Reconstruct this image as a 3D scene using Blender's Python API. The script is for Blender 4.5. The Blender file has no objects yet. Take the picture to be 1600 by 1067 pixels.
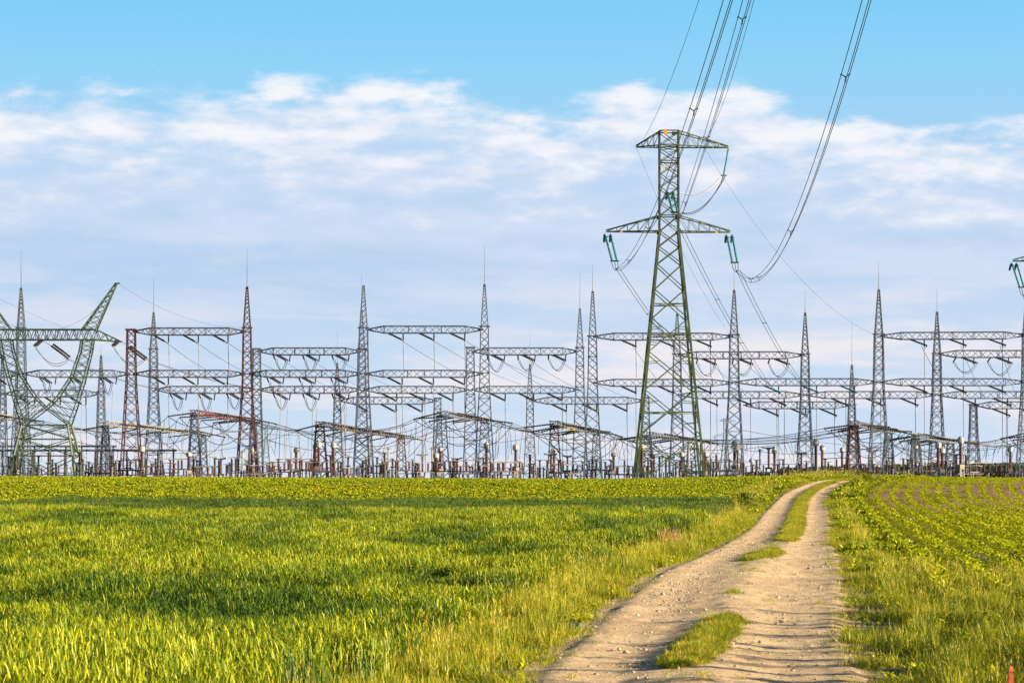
import bpy, math, random
import numpy as np
from mathutils import Vector

# ------------------------------------------------------------------ camera, sky, sun, exposure
scene = bpy.context.scene
COL = scene.collection
F = 3778.0            # focal length in photo pixels (1600 wide)
HC = 2.4              # camera height
YH = 747.0            # horizon row

cam_d = bpy.data.cameras.new("camera")
cam = bpy.data.objects.new("camera", cam_d)
COL.objects.link(cam)
cam.location = (0, 0, HC)
cam.rotation_euler = (math.radians(90), 0, 0)
cam_d.sensor_width = 36.0
cam_d.lens = F / 1600.0 * 36.0
cam_d.shift_y = (YH - 533.5) / 1600.0
cam_d.clip_start = 0.5
cam_d.clip_end = 20000
cam_d.dof.use_dof = True
cam_d.dof.focus_distance = 120
cam_d.dof.aperture_fstop = 9.0
scene.camera = cam

SUN_EL, SUN_AZ = 15.0, 104.0     # degrees; azimuth from +Y (view direction) towards +X (right)
vs = scene.view_settings
vs.view_transform = 'Standard'
vs.look = 'None'
vs.gamma = 1.0
vs.exposure = 1.9
vs.use_curve_mapping = False

sun_d = bpy.data.lights.new("sun", 'SUN')
sun_d.energy = 5.0
sun_d.angle = math.radians(0.55)
sun_d.color = (1.0, 0.785, 0.49)
sun = bpy.data.objects.new("sun", sun_d)
COL.objects.link(sun)
_e, _a = math.radians(SUN_EL), math.radians(SUN_AZ)
_to = Vector((math.sin(_a) * math.cos(_e), math.cos(_a) * math.cos(_e), math.sin(_e)))
sun.rotation_euler = _to.to_track_quat('Z', 'Y').to_euler()
sun.location = (60, -10, 40)

world = bpy.data.worlds.new("World")
scene.world = world
world.use_nodes = True
wt = world.node_tree
wt.nodes.clear()


class NT:
    """small node-tree writer"""
    def __init__(self, t):
        self.t = t
    def n(self, typ, **kw):
        nd = self.t.nodes.new(typ)
        for k, v in kw.items():
            if k.startswith('i_'):
                nd.inputs[k[2:].replace('_', ' ')].default_value = v
            else:
                setattr(nd, k, v)
        return nd
    def l(self, a, b):
        self.t.links.new(a, b)
    def m(self, op, a, b=None, c=None, clamp=False):
        nd = self.t.nodes.new('ShaderNodeMath')
        nd.operation = op
        nd.use_clamp = clamp
        for i, v in enumerate((a, b, c)):
            if v is None:
                continue
            if isinstance(v, (int, float)):
                nd.inputs[i].default_value = v
            else:
                self.l(v, nd.inputs[i])
        return nd.outputs[0]
    def noise(self, vec, scale, detail=6, rough=0.55, dist=0.0):
        nd = self.n('ShaderNodeTexNoise')
        nd.inputs['Scale'].default_value = scale
        nd.inputs['Detail'].default_value = detail
        nd.inputs['Roughness'].default_value = rough
        nd.inputs['Distortion'].default_value = dist
        if vec is not None:
            self.l(vec, nd.inputs['Vector'])
        return nd.outputs['Fac']
    def mix(self, fac, a, b):
        nd = self.n('ShaderNodeMix', data_type='RGBA')
        for s, v in ((0, fac), (6, a), (7, b)):
            if isinstance(v, (int, float)):
                nd.inputs[s].default_value = v
            elif isinstance(v, tuple):
                nd.inputs[s].default_value = v if len(v) == 4 else (*v, 1)
            else:
                self.l(v, nd.inputs[s])
        return nd.outputs[2]
    def ramp(self, fac, stops, interp='LINEAR'):
        nd = self.n('ShaderNodeValToRGB')
        cr = nd.color_ramp
        cr.interpolation = interp
        while len(cr.elements) < len(stops):
            cr.elements.new(0.5)
        for e, (p, c) in zip(cr.elements, stops):
            e.position = p
            e.color = (c, c, c, 1) if isinstance(c, (int, float)) else (*c, 1)
        self.l(fac, nd.inputs[0])
        return nd.outputs[0]
    def smooth(self, v, a, b):
        nd = self.n('ShaderNodeMapRange', interpolation_type='SMOOTHSTEP')
        self.l(v, nd.inputs[0])
        nd.inputs[1].default_value = a
        nd.inputs[2].default_value = b
        return nd.outputs[0]
    def xyz(self, x, y, z=0.0):
        nd = self.n('ShaderNodeCombineXYZ')
        for i, v in enumerate((x, y, z)):
            if isinstance(v, (int, float)):
                nd.inputs[i].default_value = v
            else:
                self.l(v, nd.inputs[i])
        return nd.outputs[0]


def build_world():
    w = NT(wt)
    sky = w.n('ShaderNodeTexSky', sky_type='NISHITA')
    sky.sun_disc = False
    sky.sun_elevation = math.radians(SUN_EL)
    sky.sun_rotation = math.radians(SUN_AZ)
    sky.altitude = 200
    sky.air_density = 1.0
    sky.dust_density = 0.4
    sky.ozone_density = 2.0
    tc = w.n('ShaderNodeTexCoord')
    sep = w.n('ShaderNodeSeparateXYZ')
    w.l(tc.outputs['Generated'], sep.inputs[0])
    X, Y, Z = sep.outputs
    # azimuth and elevation of the direction, in degrees
    az = w.m('MULTIPLY', w.m('ARCTAN2', X, Y), 57.2958)
    el = w.m('MULTIPLY', w.m('ARCSINE', Z), 57.2958)
    # cloud bank: irregular upper edge, streaky body
    P = w.xyz(w.m('MULTIPLY', az, 0.145), w.m('MULTIPLY', el, 0.40), 3.1)
    P2 = w.xyz(w.m('MULTIPLY', az, 0.10), w.m('MULTIPLY', el, 0.75), 8.7)
    n1 = w.noise(P, 3.0, 9, 0.53, 0.15)
    n2 = w.noise(P2, 1.5, 7, 0.55, 0.3)
    n3 = w.noise(P, 5.5, 7, 0.55, 0.1)
    # upper edge of the bank, degrees above the horizon, along the azimuth
    a01 = w.m('MULTIPLY_ADD', az, 1 / 40.0, 0.5, clamp=True)
    edge = w.ramp(a01, [(0.0, 0.80), (0.22, 0.88), (0.30, 0.88), (0.37, 0.91), (0.485, 0.89), (0.51, 0.80), (0.55, 0.86),
                        (0.575, 0.93), (0.60, 0.84), (0.64, 0.91), (0.68, 0.82), (0.75, 0.77), (0.9, 0.85)], 'B_SPLINE')
    edge = w.m('MULTIPLY', edge, 10.3)
    d = w.m('SUBTRACT', edge, el)
    d = w.m('ADD', d, w.m('MULTIPLY', w.m('SUBTRACT', n1, 0.5), 2.4))
    d = w.m('ADD', d, w.m('MULTIPLY', w.m('SUBTRACT', n3, 0.5), 1.5))
    bank = w.smooth(d, -0.25, 0.65)
    # holes and paler streaks inside the bank
    low = w.smooth(el, 6.6, 4.6)
    streak = w.smooth(w.m('ADD', n2, w.m('MULTIPLY', n3, 0.25)), 0.50, 0.78)
    dens_low = w.m('ADD', w.m('MULTIPLY_ADD', streak, 0.6, 0.06), w.m('MULTIPLY', w.smooth(az, -5.0, 2.0), 0.28))
    top_dens = w.smooth(w.m('ADD', w.m('ADD', w.m('MULTIPLY', n1, 0.6), w.m('MULTIPLY', n2, 0.4)), w.m('MULTIPLY', n3, 0.35)), 0.50, 0.78)
    dens_top = w.m('MULTIPLY_ADD', top_dens, 0.55, 0.42)
    mixd = w.n('ShaderNodeMix', data_type='FLOAT')
    w.l(low, mixd.inputs[0]); w.l(dens_top, mixd.inputs[2]); w.l(dens_low, mixd.inputs[3])
    mask = w.m('MULTIPLY', bank, mixd.outputs[0], clamp=True)
    # clouds are lit on their upper sides, lavender-grey inside and warm pink low down
    lit = w.smooth(w.m('ADD', w.m('SUBTRACT', w.m('MULTIPLY', n1, 0.8), w.m('MULTIPLY', d, 0.10)), w.m('MULTIPLY', n3, 0.75)), 0.50, 0.84)
    ccol = w.mix(lit, (3.45, 4.0, 4.9), (5.0, 5.0, 5.25))
    ccol = w.mix(w.m('MULTIPLY', w.smooth(el, 5.2, 2.6), streak), ccol, (4.75, 4.5, 4.75))
    # clear air: physical sky, its blue deepened, whitening towards the horizon
    hsv = w.n('ShaderNodeHueSaturation')
    hsv.inputs['Saturation'].default_value = 1.25
    hsv.inputs['Value'].default_value = 0.6
    w.l(sky.outputs[0], hsv.inputs['Color'])
    clear_band = w.ramp(w.m('MULTIPLY', el, 1 / 16.0, clamp=True),
                        [(0.0, (3.3, 4.0, 4.85)), (0.2, (2.9, 3.75, 4.75)), (0.33, (2.4, 3.3, 4.55)), (0.45, (2.25, 3.4, 4.75)), (0.58, (1.6, 3.5, 5.0)), (0.7, (1.15, 3.3, 5.1)), (1.0, (0.6, 2.2, 4.5))])
    inband = w.smooth(el, 24.0, 11.0)
    base = w.mix(inband, hsv.outputs[0], clear_band)
    col = w.mix(mask, base, ccol)
    bg = w.n('ShaderNodeBackground')
    bg.inputs['Strength'].default_value = 0.05
    w.l(col, bg.inputs['Color'])
    out = w.n('ShaderNodeOutputWorld')
    w.l(bg.outputs[0], out.inputs[0])


build_world()

# ------------------------------------------------------------------ helpers
R = random.Random(7)
NPR = np.random.RandomState(11)


def P(px, py, D):
    """point seen at photo pixel (px, py) when it stands D metres away"""
    return Vector(((px - 800.0) / F * D, D, HC + (YH - py) / F * D))


def V(x, y, z):
    return Vector((x, y, z))


ORIGIN = {}


def tag(o, label=None, cat=None, group=None, kind=None):
    if label: o['label'] = label
    if cat: o['category'] = cat
    if group: o['group'] = group
    if kind: o['kind'] = kind
    return o


def thing(name, label, cat, loc=(0, 0, 0), group=None):
    o = bpy.data.objects.new(name, None)
    o.empty_display_size = 0.5
    COL.objects.link(o)
    o.location = loc
    ORIGIN[o] = Vector(loc)
    return tag(o, label, cat, group)


def copy_tree(o, parent=None):
    c = o.copy()
    COL.objects.link(c)
    if parent is not None:
        c.parent = parent
    for ch in list(o.children):
        copy_tree(ch, c)
    return c


class MB:
    """collects shapes and links them as one mesh object"""
    def __init__(self):
        self.v = []
        self.f = []
        self.t = []
    def add(self, vs_, fs, tint=0.5):
        b = len(self.v)
        self.v.extend(vs_)
        self.t.extend([tint] * len(vs_))
        self.f.extend([tuple(i + b for i in f) for f in fs])
    def bar(self, p, q, r, r2=None, n=4, cap=True, rz=None):
        r2 = r if r2 is None else r2
        p, q = Vector(p), Vector(q)
        d = q - p
        if d.length < 1e-6:
            return
        d.normalize()
        up = Vector((0, 0, 1)) if abs(d.z) < 0.95 else Vector((0, 1, 0))
        a = d.cross(up).normalized()
        b = a.cross(d).normalized()
        vs_ = []
        for c, rr in ((p, r), (q, r2)):
            for k in range(n):
                t = 2 * math.pi * (k + 0.5) / n
                s = rr * (1.4142 if n == 4 else 1.0)
                vs_.append(c + a * (math.cos(t) * s) + b * (math.sin(t) * s))
        fs = [(k, (k + 1) % n, n + (k + 1) % n, n + k) for k in range(n)]
        if cap:
            fs += [tuple(range(n - 1, -1, -1)), tuple(range(n, 2 * n))]
        self.add(vs_, fs)
    def tube(self, pts, r, n=5):
        m = len(pts)
        vs_, fs = [], []
        for i, p in enumerate(pts):
            d = (pts[min(i + 1, m - 1)] - pts[max(i - 1, 0)]).normalized()
            up = Vector((0, 0, 1)) if abs(d.z) < 0.9 else Vector((0, 1, 0))
            a = d.cross(up).normalized()
            b = a.cross(d).normalized()
            for k in range(n):
                t = 2 * math.pi * k / n
                vs_.append(p + a * (math.cos(t) * r) + b * (math.sin(t) * r))
        for i in range(m - 1):
            for k in range(n):
                fs.append((i * n + k, i * n + (k + 1) % n, (i + 1) * n + (k + 1) % n, (i + 1) * n + k))
        fs += [tuple(range(n - 1, -1, -1)), tuple(range((m - 1) * n, m * n))]
        self.add(vs_, fs)
    def lathe(self, p, q, prof, n=8):
        """prof: list of (fraction along p-q, radius)"""
        p, q = Vector(p), Vector(q)
        d = (q - p)
        dn = d.normalized()
        up = Vector((0, 0, 1)) if abs(dn.z) < 0.95 else Vector((0, 1, 0))
        a = dn.cross(up).normalized()
        b = a.cross(dn).normalized()
        vs_, fs = [], []
        for (t, r) in prof:
            c = p + d * t
            for k in range(n):
                th = 2 * math.pi * k / n
                vs_.append(c + a * (math.cos(th) * r) + b * (math.sin(th) * r))
        m = len(prof)
        for i in range(m - 1):
            for k in range(n):
                fs.append((i * n + k, i * n + (k + 1) % n, (i + 1) * n + (k + 1) % n, (i + 1) * n + k))
        fs += [tuple(range(n - 1, -1, -1)), tuple(range((m - 1) * n, m * n))]
        self.add(vs_, fs)
    def ribs(self, p, q, r, n_ribs, core=0.45, n=7):
        prof = [(0, r * core)]
        for i in range(n_ribs):
            a, w = (i + 0.2) / n_ribs, 1.0 / n_ribs
            prof += [(a, r * core), (a + 0.25 * w, r), (a + 0.45 * w, r * 0.9), (a + 0.6 * w, r * core)]
        prof.append((1, r * core))
        self.lathe(p, q, prof, n)
    def box(self, c, sx, sy, sz):
        x, y, z = c
        vs_ = [Vector((x + a * sx / 2, y + b * sy / 2, z + d * sz / 2)) for d in (-1, 1) for b in (-1, 1) for a in (-1, 1)]
        self.add(vs_, [(0, 2, 3, 1), (4, 5, 7, 6), (0, 1, 5, 4), (2, 6, 7, 3), (0, 4, 6, 2), (1, 3, 7, 5)])
    def build(self, name, mat, parent=None, smooth=False, tint=False):
        me = bpy.data.meshes.new(name)
        org = Vector((0, 0, 0))
        if parent is not None:
            org = ORIGIN.get(parent, Vector((0, 0, 0)))
        me.from_pydata([tuple(v - org) for v in self.v], [], self.f)
        if tint:
            at = me.attributes.new('tint', 'FLOAT', 'POINT')
            at.data.foreach_set('value', self.t)
        if smooth:
            me.polygons.foreach_set('use_smooth', [True] * len(me.polygons))
        me.materials.append(mat)
        o = bpy.data.objects.new(name, me)
        COL.objects.link(o)
        if parent is not None:
            o.parent = parent
            ORIGIN[o] = org
        return o


# ------------------------------------------------------------------ materials
def new_mat(name):
    m = bpy.data.materials.new(name)
    m.use_nodes = True
    m.node_tree.nodes.clear()
    t = NT(m.node_tree)
    out = t.n('ShaderNodeOutputMaterial')
    return m, t, out


def steel(name, c1, c2, rough=0.5, metal=0.0, scale=1.3):
    m, t, out = new_mat(name)
    tc = t.n('ShaderNodeTexCoord')
    f = t.noise(tc.outputs['Object'], scale, 5, 0.65)
    f = t.smooth(f, 0.35, 0.68)
    b = t.n('ShaderNodeBsdfPrincipled')
    t.l(t.mix(f, c1, c2), b.inputs['Base Color'])
    b.inputs['Roughness'].default_value = rough
    b.inputs['Metallic'].default_value = metal
    t.l(b.outputs[0], out.inputs[0])
    return m


M = {}
M['grey'] = steel('galvanised_steel', (0.056, 0.074, 0.118), (0.122, 0.147, 0.20), 0.5)
M['pale'] = steel('pale_galvanised_steel', (0.13, 0.135, 0.15), (0.24, 0.235, 0.23), 0.45)
M['dark'] = steel('dark_steel', (0.016, 0.017, 0.021), (0.04, 0.04, 0.048), 0.55)
M['red'] = steel('red_oxide_painted_steel', (0.044, 0.010, 0.013), (0.090, 0.024, 0.024), 0.6)
M['rust'] = steel('bright_rust_steel', (0.090, 0.018, 0.013), (0.15, 0.038, 0.026), 0.65)
M['brown'] = steel('brown_weathered_steel', (0.040, 0.026, 0.034), (0.09, 0.062, 0.07), 0.55)
M['green'] = steel('green_painted_steel', (0.028, 0.054, 0.022), (0.072, 0.102, 0.036), 0.5, scale=0.7)
M['deepgreen'] = steel('dark_green_painted_steel', (0.018, 0.042, 0.022), (0.050, 0.078, 0.034), 0.5, scale=0.7)
M['beam'] = steel('dull_galvanised_steel', (0.044, 0.058, 0.092), (0.096, 0.116, 0.160), 0.5)
M['wire'] = steel('aluminium_conductor', (0.016, 0.017, 0.021), (0.034, 0.035, 0.04), 0.45, scale=0.4)
M['wirelit'] = steel('sunlit_conductor', (0.45, 0.43, 0.40), (0.6, 0.58, 0.55), 0.35)  # conductor colour brightened to look sunlit
M['teal'] = steel('teal_glass', (0.010, 0.11, 0.145), (0.04, 0.24, 0.28), 0.12, scale=4)
M['porcelain'] = steel('brown_porcelain', (0.008, 0.007, 0.008), (0.017, 0.012, 0.012), 0.55, scale=3)
M['redporc'] = steel('red_brown_porcelain', (0.050, 0.020, 0.016), (0.10, 0.038, 0.028), 0.3, scale=3)
M['white'] = steel('light_grey_porcelain', (0.24, 0.24, 0.24), (0.38, 0.37, 0.35), 0.35, scale=2)
M['concrete'] = steel('weathered_concrete', (0.14, 0.13, 0.13), (0.24, 0.23, 0.21), 0.85, scale=2)
M['orange'] = steel('orange_plate', (0.55, 0.22, 0.02), (0.65, 0.32, 0.03), 0.5)
M['yellow'] = steel('yellow_plate', (0.6, 0.42, 0.02), (0.7, 0.5, 0.05), 0.5)
M['stake'] = steel('red_stake_paint', (0.55, 0.07, 0.025), (0.68, 0.12, 0.05), 0.55, scale=5)
M['poppy'] = steel('poppy_petal', (0.55, 0.012, 0.01), (0.7, 0.03, 0.02), 0.6, scale=9)


def leafmat(name, stops, trans=0.35, pos_scale=0.12, pos_amt=0.35, rough=0.5, stretch=(0.5, 1.0, 1.0), shade_bands=False):
    """leaf colour from the leaf's own tint, its plant and the patch of field it grows in"""
    m, t, out = new_mat(name)
    at = t.n('ShaderNodeAttribute', attribute_name='tint')
    oi = t.n('ShaderNodeObjectInfo')
    geo = t.n('ShaderNodeNewGeometry')
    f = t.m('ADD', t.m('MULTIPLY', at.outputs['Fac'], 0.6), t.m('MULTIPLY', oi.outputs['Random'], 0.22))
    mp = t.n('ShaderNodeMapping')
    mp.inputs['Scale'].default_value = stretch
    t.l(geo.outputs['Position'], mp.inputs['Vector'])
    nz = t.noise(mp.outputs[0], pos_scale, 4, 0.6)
    if shade_bands:  # stronger dark bands: shade put into the wheat leaf colour
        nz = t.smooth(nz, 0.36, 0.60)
    f = t.m('ADD', f, t.m('MULTIPLY', t.m('SUBTRACT', nz, 0.62 if shade_bands else 0.42), pos_amt), clamp=True)
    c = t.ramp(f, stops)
    b = t.n('ShaderNodeBsdfPrincipled')
    t.l(c, b.inputs['Base Color'])
    b.inputs['Roughness'].default_value = rough
    b.inputs['Specular IOR Level'].default_value = 0.25
    tr = t.n('ShaderNodeBsdfTranslucent')
    t.l(c, tr.inputs['Color'])
    mx = t.n('ShaderNodeMixShader')
    mx.inputs[0].default_value = trans
    t.l(b.outputs[0], mx.inputs[1])
    t.l(tr.outputs[0], mx.inputs[2])
    t.l(mx.outputs[0], out.inputs[0])
    return m


M['wheat'] = leafmat('wheat_leaf', [(0.0, (0.013, 0.042, 0.008)), (0.27, (0.052, 0.115, 0.008)), (0.53, (0.19, 0.255, 0.008)), (0.82, (0.39, 0.415, 0.010)), (1.0, (0.56, 0.56, 0.11))], 0.27, pos_scale=0.30, pos_amt=0.36, stretch=(1.0, 0.42, 1.0), shade_bands=True)
M['wheat_blue'] = leafmat('blue_green_wheat_leaf', [(0.0, (0.03, 0.075, 0.015)), (0.5, (0.08, 0.14, 0.018)), (1.0, (0.20, 0.25, 0.03))])
M['grass'] = leafmat('grass_blade', [(0.0, (0.030, 0.070, 0.008)), (0.33, (0.15, 0.205, 0.008)), (0.66, (0.39, 0.37, 0.012)), (1.0, (0.60, 0.44, 0.12))], 0.28, pos_scale=0.5, pos_amt=0.85)
M['beet'] = leafmat('beet_leaf', [(0.0, (0.025, 0.07, 0.008)), (0.5, (0.25, 0.30, 0.008)), (1.0, (0.54, 0.49, 0.012))], 0.25, pos_scale=0.1)
M['row'] = leafmat('row_crop_leaf', [(0.0, (0.10, 0.17, 0.008)), (0.5, (0.36, 0.40, 0.008)), (1.0, (0.60, 0.57, 0.015))], 0.38)
M['straw'] = leafmat('dry_straw', [(0.0, (0.34, 0.20, 0.09)), (1.0, (0.55, 0.37, 0.19))], 0.3)
M['tree'] = leafmat('far_tree_leaf', [(0.0, (0.025, 0.045, 0.022)), (1.0, (0.07, 0.10, 0.04))], 0.25)


# ------------------------------------------------------------------ terrain
_PD = np.array([-60, 0, 20, 30, 57, 90, 112, 126, 138, 150, 163, 176, 188, 200, 214, 235, 270, 300, 360, 5000.0])
_PH = np.array([2.4, 2.4, 2.4, 2.4, 2.1, 1.95, 1.86, 1.70, 1.46, 1.10, 0.66, 0.28, 0.10, 0.04, 0.07, 0.3, 0.75, 1.0, 1.05, 1.05])


def _pchip(xs, ys):
    h = np.diff(xs); dl = np.diff(ys) / h
    m = np.zeros(len(xs))
    for i in range(1, len(xs) - 1):
        if dl[i - 1] * dl[i] > 0:
            w1, w2 = 2 * h[i] + h[i - 1], h[i] + 2 * h[i - 1]
            m[i] = (w1 + w2) / (w1 / dl[i - 1] + w2 / dl[i])
    def fn(x):
        x = np.clip(np.asarray(x, float), xs[0], xs[-1])
        i = np.clip(np.searchsorted(xs, x) - 1, 0, len(h) - 1)
        t = (x - xs[i]) / h[i]
        return ((1 + 2 * t) * (1 - t) ** 2 * ys[i] + t * (1 - t) ** 2 * h[i] * m[i]
                + t * t * (3 - 2 * t) * ys[i + 1] + t * t * (t - 1) * h[i] * m[i + 1])
    return fn


_prof = _pchip(_PD, _PH)


def sstep(a, b, x):
    t = np.clip((np.asarray(x, float) - a) / (b - a), 0, 1)
    return t * t * (3 - 2 * t)


def ground(x, d):
    x = np.asarray(x, float); d = np.asarray(d, float)
    tilt = sstep(100, 180, d) * (1 - sstep(215, 300, d)) * np.interp(x, [-60, -40, 0, 9, 16, 22, 30, 42, 60], [0.02, -0.05, -0.24, -0.26, -0.12, 0.0, -0.04, -0.16, -0.2])
    return HC - _prof(d) + tilt


_RD = np.array([-60, 0, 12, 28.4, 36, 44, 54, 62, 70, 90, 126, 145, 155, 165, 176, 190, 210, 240, 300.0])
_RL = np.array([-3.3, -2.3, -1.5, 0.15, 1.0, 1.95, 3.3, 4.65, 5.9, 8.7, 13.1, 15.8, 17.4, 19.5, 22.0, 26.0, 33.0, 44, 66.0])
_RR = np.array([1.2, 1.8, 2.5, 4.25, 5.05, 6.1, 7.45, 8.5, 9.4, 12.0, 16.6, 19.0, 20.7, 22.6, 25.1, 29.2, 36.2, 47, 69.0])
road_l = _pchip(_RD, _RL)
road_r = _pchip(_RD, _RR)


def road_c(d):
    return 0.5 * (road_l(d) + road_r(d))


_perm = np.random.RandomState(3).rand(512, 512)


def vnoise(x, y):
    x = np.asarray(x, float); y = np.asarray(y, float)
    xi, yi = np.floor(x).astype(int), np.floor(y).astype(int)
    fx, fy = x - xi, y - yi
    fx = fx * fx * (3 - 2 * fx); fy = fy * fy * (3 - 2 * fy)
    g = lambda a, b: _perm[a % 512, b % 512]
    return (g(xi, yi) * (1 - fx) + g(xi + 1, yi) * fx) * (1 - fy) + (g(xi, yi + 1) * (1 - fx) + g(xi + 1, yi + 1) * fx) * fy


def fbm(x, y, o=4):
    s, a, t = 0.0, 1.0, 0.0
    for i in range(o):
        s = s + a * vnoise(x * 2 ** i + 17.3 * i, y * 2 ** i + 5.1 * i)
        t += a; a *= 0.55
    return s / t


def grid_mesh(name, X, Y, Z, mat, cols=None):
    n, m = X.shape
    me = bpy.data.meshes.new(name)
    v = np.stack([X, Y, Z], -1).reshape(-1, 3)
    idx = np.arange(n * m).reshape(n, m)
    f = np.stack([idx[:-1, :-1], idx[:-1, 1:], idx[1:, 1:], idx[1:, :-1]], -1).reshape(-1, 4)
    me.from_pydata(v.tolist(), [], f.tolist())
    me.polygons.foreach_set('use_smooth', [True] * len(f))
    if cols is not None:
        for k, a in cols.items():
            at = me.attributes.new(k, 'FLOAT', 'POINT')
            at.data.foreach_set('value', np.asarray(a, float).reshape(-1))
    me.materials.append(mat)
    o = bpy.data.objects.new(name, me)
    COL.objects.link(o)
    return o


def soil_material():
    m, t, out = new_mat('field_soil')
    geo = t.n('ShaderNodeNewGeometry')
    n1 = t.noise(geo.outputs['Position'], 0.9, 8, 0.7)
    n2 = t.noise(geo.outputs['Position'], 9.0, 6, 0.7)
    zone = t.n('ShaderNodeAttribute', attribute_name='turf')
    soil = t.mix(t.smooth(n2, 0.35, 0.65), (0.17, 0.100, 0.038), (0.29, 0.185, 0.075))
    turf = t.mix(t.smooth(n1, 0.38, 0.62), (0.035, 0.045, 0.010), (0.085, 0.075, 0.014))
    f = t.smooth(t.m('ADD', zone.outputs['Fac'], t.m('MULTIPLY', t.m('SUBTRACT', n1, 0.5), 0.9)), 0.42, 0.58)
    b = t.n('ShaderNodeBsdfPrincipled')
    t.l(t.mix(f, soil, turf), b.inputs['Base Color'])
    b.inputs['Roughness'].default_value = 0.95
    bp = t.n('ShaderNodeBump'); bp.inputs['Strength'].default_value = 0.8; bp.inputs['Distance'].default_value = 0.06
    t.l(n2, bp.inputs['Height']); t.l(bp.outputs[0], b.inputs['Normal'])
    t.l(b.outputs[0], out.inputs[0])
    return m


def build_ground():
    D = np.concatenate([np.arange(-60, 20, 4.0), np.arange(20, 260, 1.0), np.arange(260, 520, 8), [560, 700, 1000, 1600, 2600, 4500]])
    off = np.concatenate([[-4000, -1500, -600, -300, -180, -120, -90], np.arange(-70, -8, 2.0), np.arange(-8, 8.01, 0.5), np.arange(10, 60, 2.0), [70, 90, 120, 200, 400, 900, 2500, 5000]])
    DD, OO = np.meshgrid(D, off, indexing='ij')
    XX = road_c(np.minimum(DD, 240)) + OO
    ZZ = ground(XX, DD)
    turf = np.where(OO < 4.0, 1.0, np.where(DD > 200, 1.0, 0.0))
    turf = np.maximum(turf, 1 - sstep(50, 78, DD))
    turf = np.where(OO > 4, np.maximum(turf, 0.5 * (1 - sstep(70, 120, DD))), turf)
    o = grid_mesh('ground', XX, DD, ZZ, soil_material(), {'turf': turf})
    tag(o, kind='structure')


def road_material():
    m, t, out = new_mat('sandy_gravel')
    geo = t.n('ShaderNodeNewGeometry')
    pos = geo.outputs['Position']
    n1 = t.noise(pos, 0.8, 7, 0.62)
    n2 = t.noise(pos, 14.0, 6, 0.7)
    vo = t.n('ShaderNodeTexVoronoi'); vo.inputs['Scale'].default_value = 24.0
    t.l(pos, vo.inputs['Vector'])
    edge = t.n('ShaderNodeAttribute', attribute_name='wear')
    c = t.mix(t.smooth(n1, 0.35, 0.66), (0.43, 0.310, 0.180), (0.57, 0.440, 0.275))
    n4 = t.noise(pos, 3.2, 5, 0.75)
    c = t.mix(t.m('MULTIPLY', t.smooth(n2, 0.48, 0.66), 0.6), c, (0.19, 0.13, 0.078))
    c = t.mix(t.m('MULTIPLY', t.smooth(n4, 0.52, 0.68), 0.5), c, (0.25, 0.175, 0.11))
    peb = t.smooth(vo.outputs['Distance'], 0.34, 0.18)
    pc = t.n('ShaderNodeSeparateColor'); t.l(vo.outputs['Color'], pc.inputs[0])
    sel = t.smooth(pc.outputs[0], 0.62, 0.7)
    c = t.mix(t.m('MULTIPLY', t.m('MULTIPLY', peb, sel), 0.7), c, (0.50, 0.42, 0.31))
    c = t.mix(t.m('MULTIPLY', edge.outputs['Fac'], t.smooth(n2, 0.38, 0.6)), c, (0.13, 0.105, 0.035))
    b = t.n('ShaderNodeBsdfPrincipled')
    t.l(c, b.inputs['Base Color'])
    b.inputs['Roughness'].default_value = 0.95
    hgt = t.m('ADD', t.m('MULTIPLY', n2, 0.7), t.m('MULTIPLY', t.m('MULTIPLY', peb, sel), 0.8))
    bp = t.n('ShaderNodeBump'); bp.inputs['Strength'].default_value = 0.9; bp.inputs['Distance'].default_value = 0.05
    t.l(hgt, bp.inputs['Height']); t.l(bp.outputs[0], b.inputs['Normal'])
    t.l(b.outputs[0], out.inputs[0])
    return m


def road_z(x, d):
    """height of the track surface above the ground sheet"""
    l, r = road_l(d), road_r(d)
    s = (x - l) / (r - l)
    rut = -0.035 * (np.exp(-((s - 0.24) / 0.13) ** 2) + np.exp(-((s - 0.78) / 0.13) ** 2))
    crown = 0.045 * np.exp(-((s - 0.5) / 0.12) ** 2)
    nz = 0.05 * (fbm(x * 0.9, d * 0.55, 3) - 0.5) + 0.05 * (fbm(x * 4, d * 3, 4) - 0.5)
    edge = np.clip(np.minimum(s, 1 - s) / 0.06, 0, 1)
    return 0.012 + edge * (0.055 + rut + crown + nz)


def build_road():
    D = np.concatenate([np.arange(-20, 22, 1.0), np.arange(22, 70, 0.2), np.arange(70, 236, 0.5)])
    S = np.linspace(-0.06, 1.06, 64)
    DD, SS = np.meshgrid(D, S, indexing='ij')
    L, RR_ = road_l(DD), road_r(DD)
    wob = 0.25 * (fbm(DD * 0.35, SS * 0 + 3.3, 3) - 0.5)
    XX = L + (RR_ - L) * SS + wob * np.abs(SS - 0.5) * 2
    ZZ = ground(XX, DD) + road_z(XX, DD)
    wear = np.clip(1 - np.minimum(SS, 1 - SS) / 0.13, 0, 1) * 0.9
    mid = np.exp(-((SS - 0.52) / 0.07) ** 2) * sstep(60, 72, DD)
    o = grid_mesh('dirt_road', XX, DD, ZZ, road_material(), {'wear': np.clip(wear + mid, 0, 1)})
    tag(o, kind='structure')


build_ground()
build_road()

# ------------------------------------------------------------------ pylons and lattice
def lattice_levels(z0, w0, z1, w1, k=1.05):
    """panel heights that follow the width"""
    out = [(z0, w0)]
    z = z0
    while True:
        w = w0 + (w1 - w0) * (z - z0) / (z1 - z0)
        h = w * k
        if z + h * 1.5 > z1:
            break
        z += h
        out.append((z, w0 + (w1 - w0) * (z - z0) / (z1 - z0)))
    out.append((z1, w1))
    return out


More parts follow.
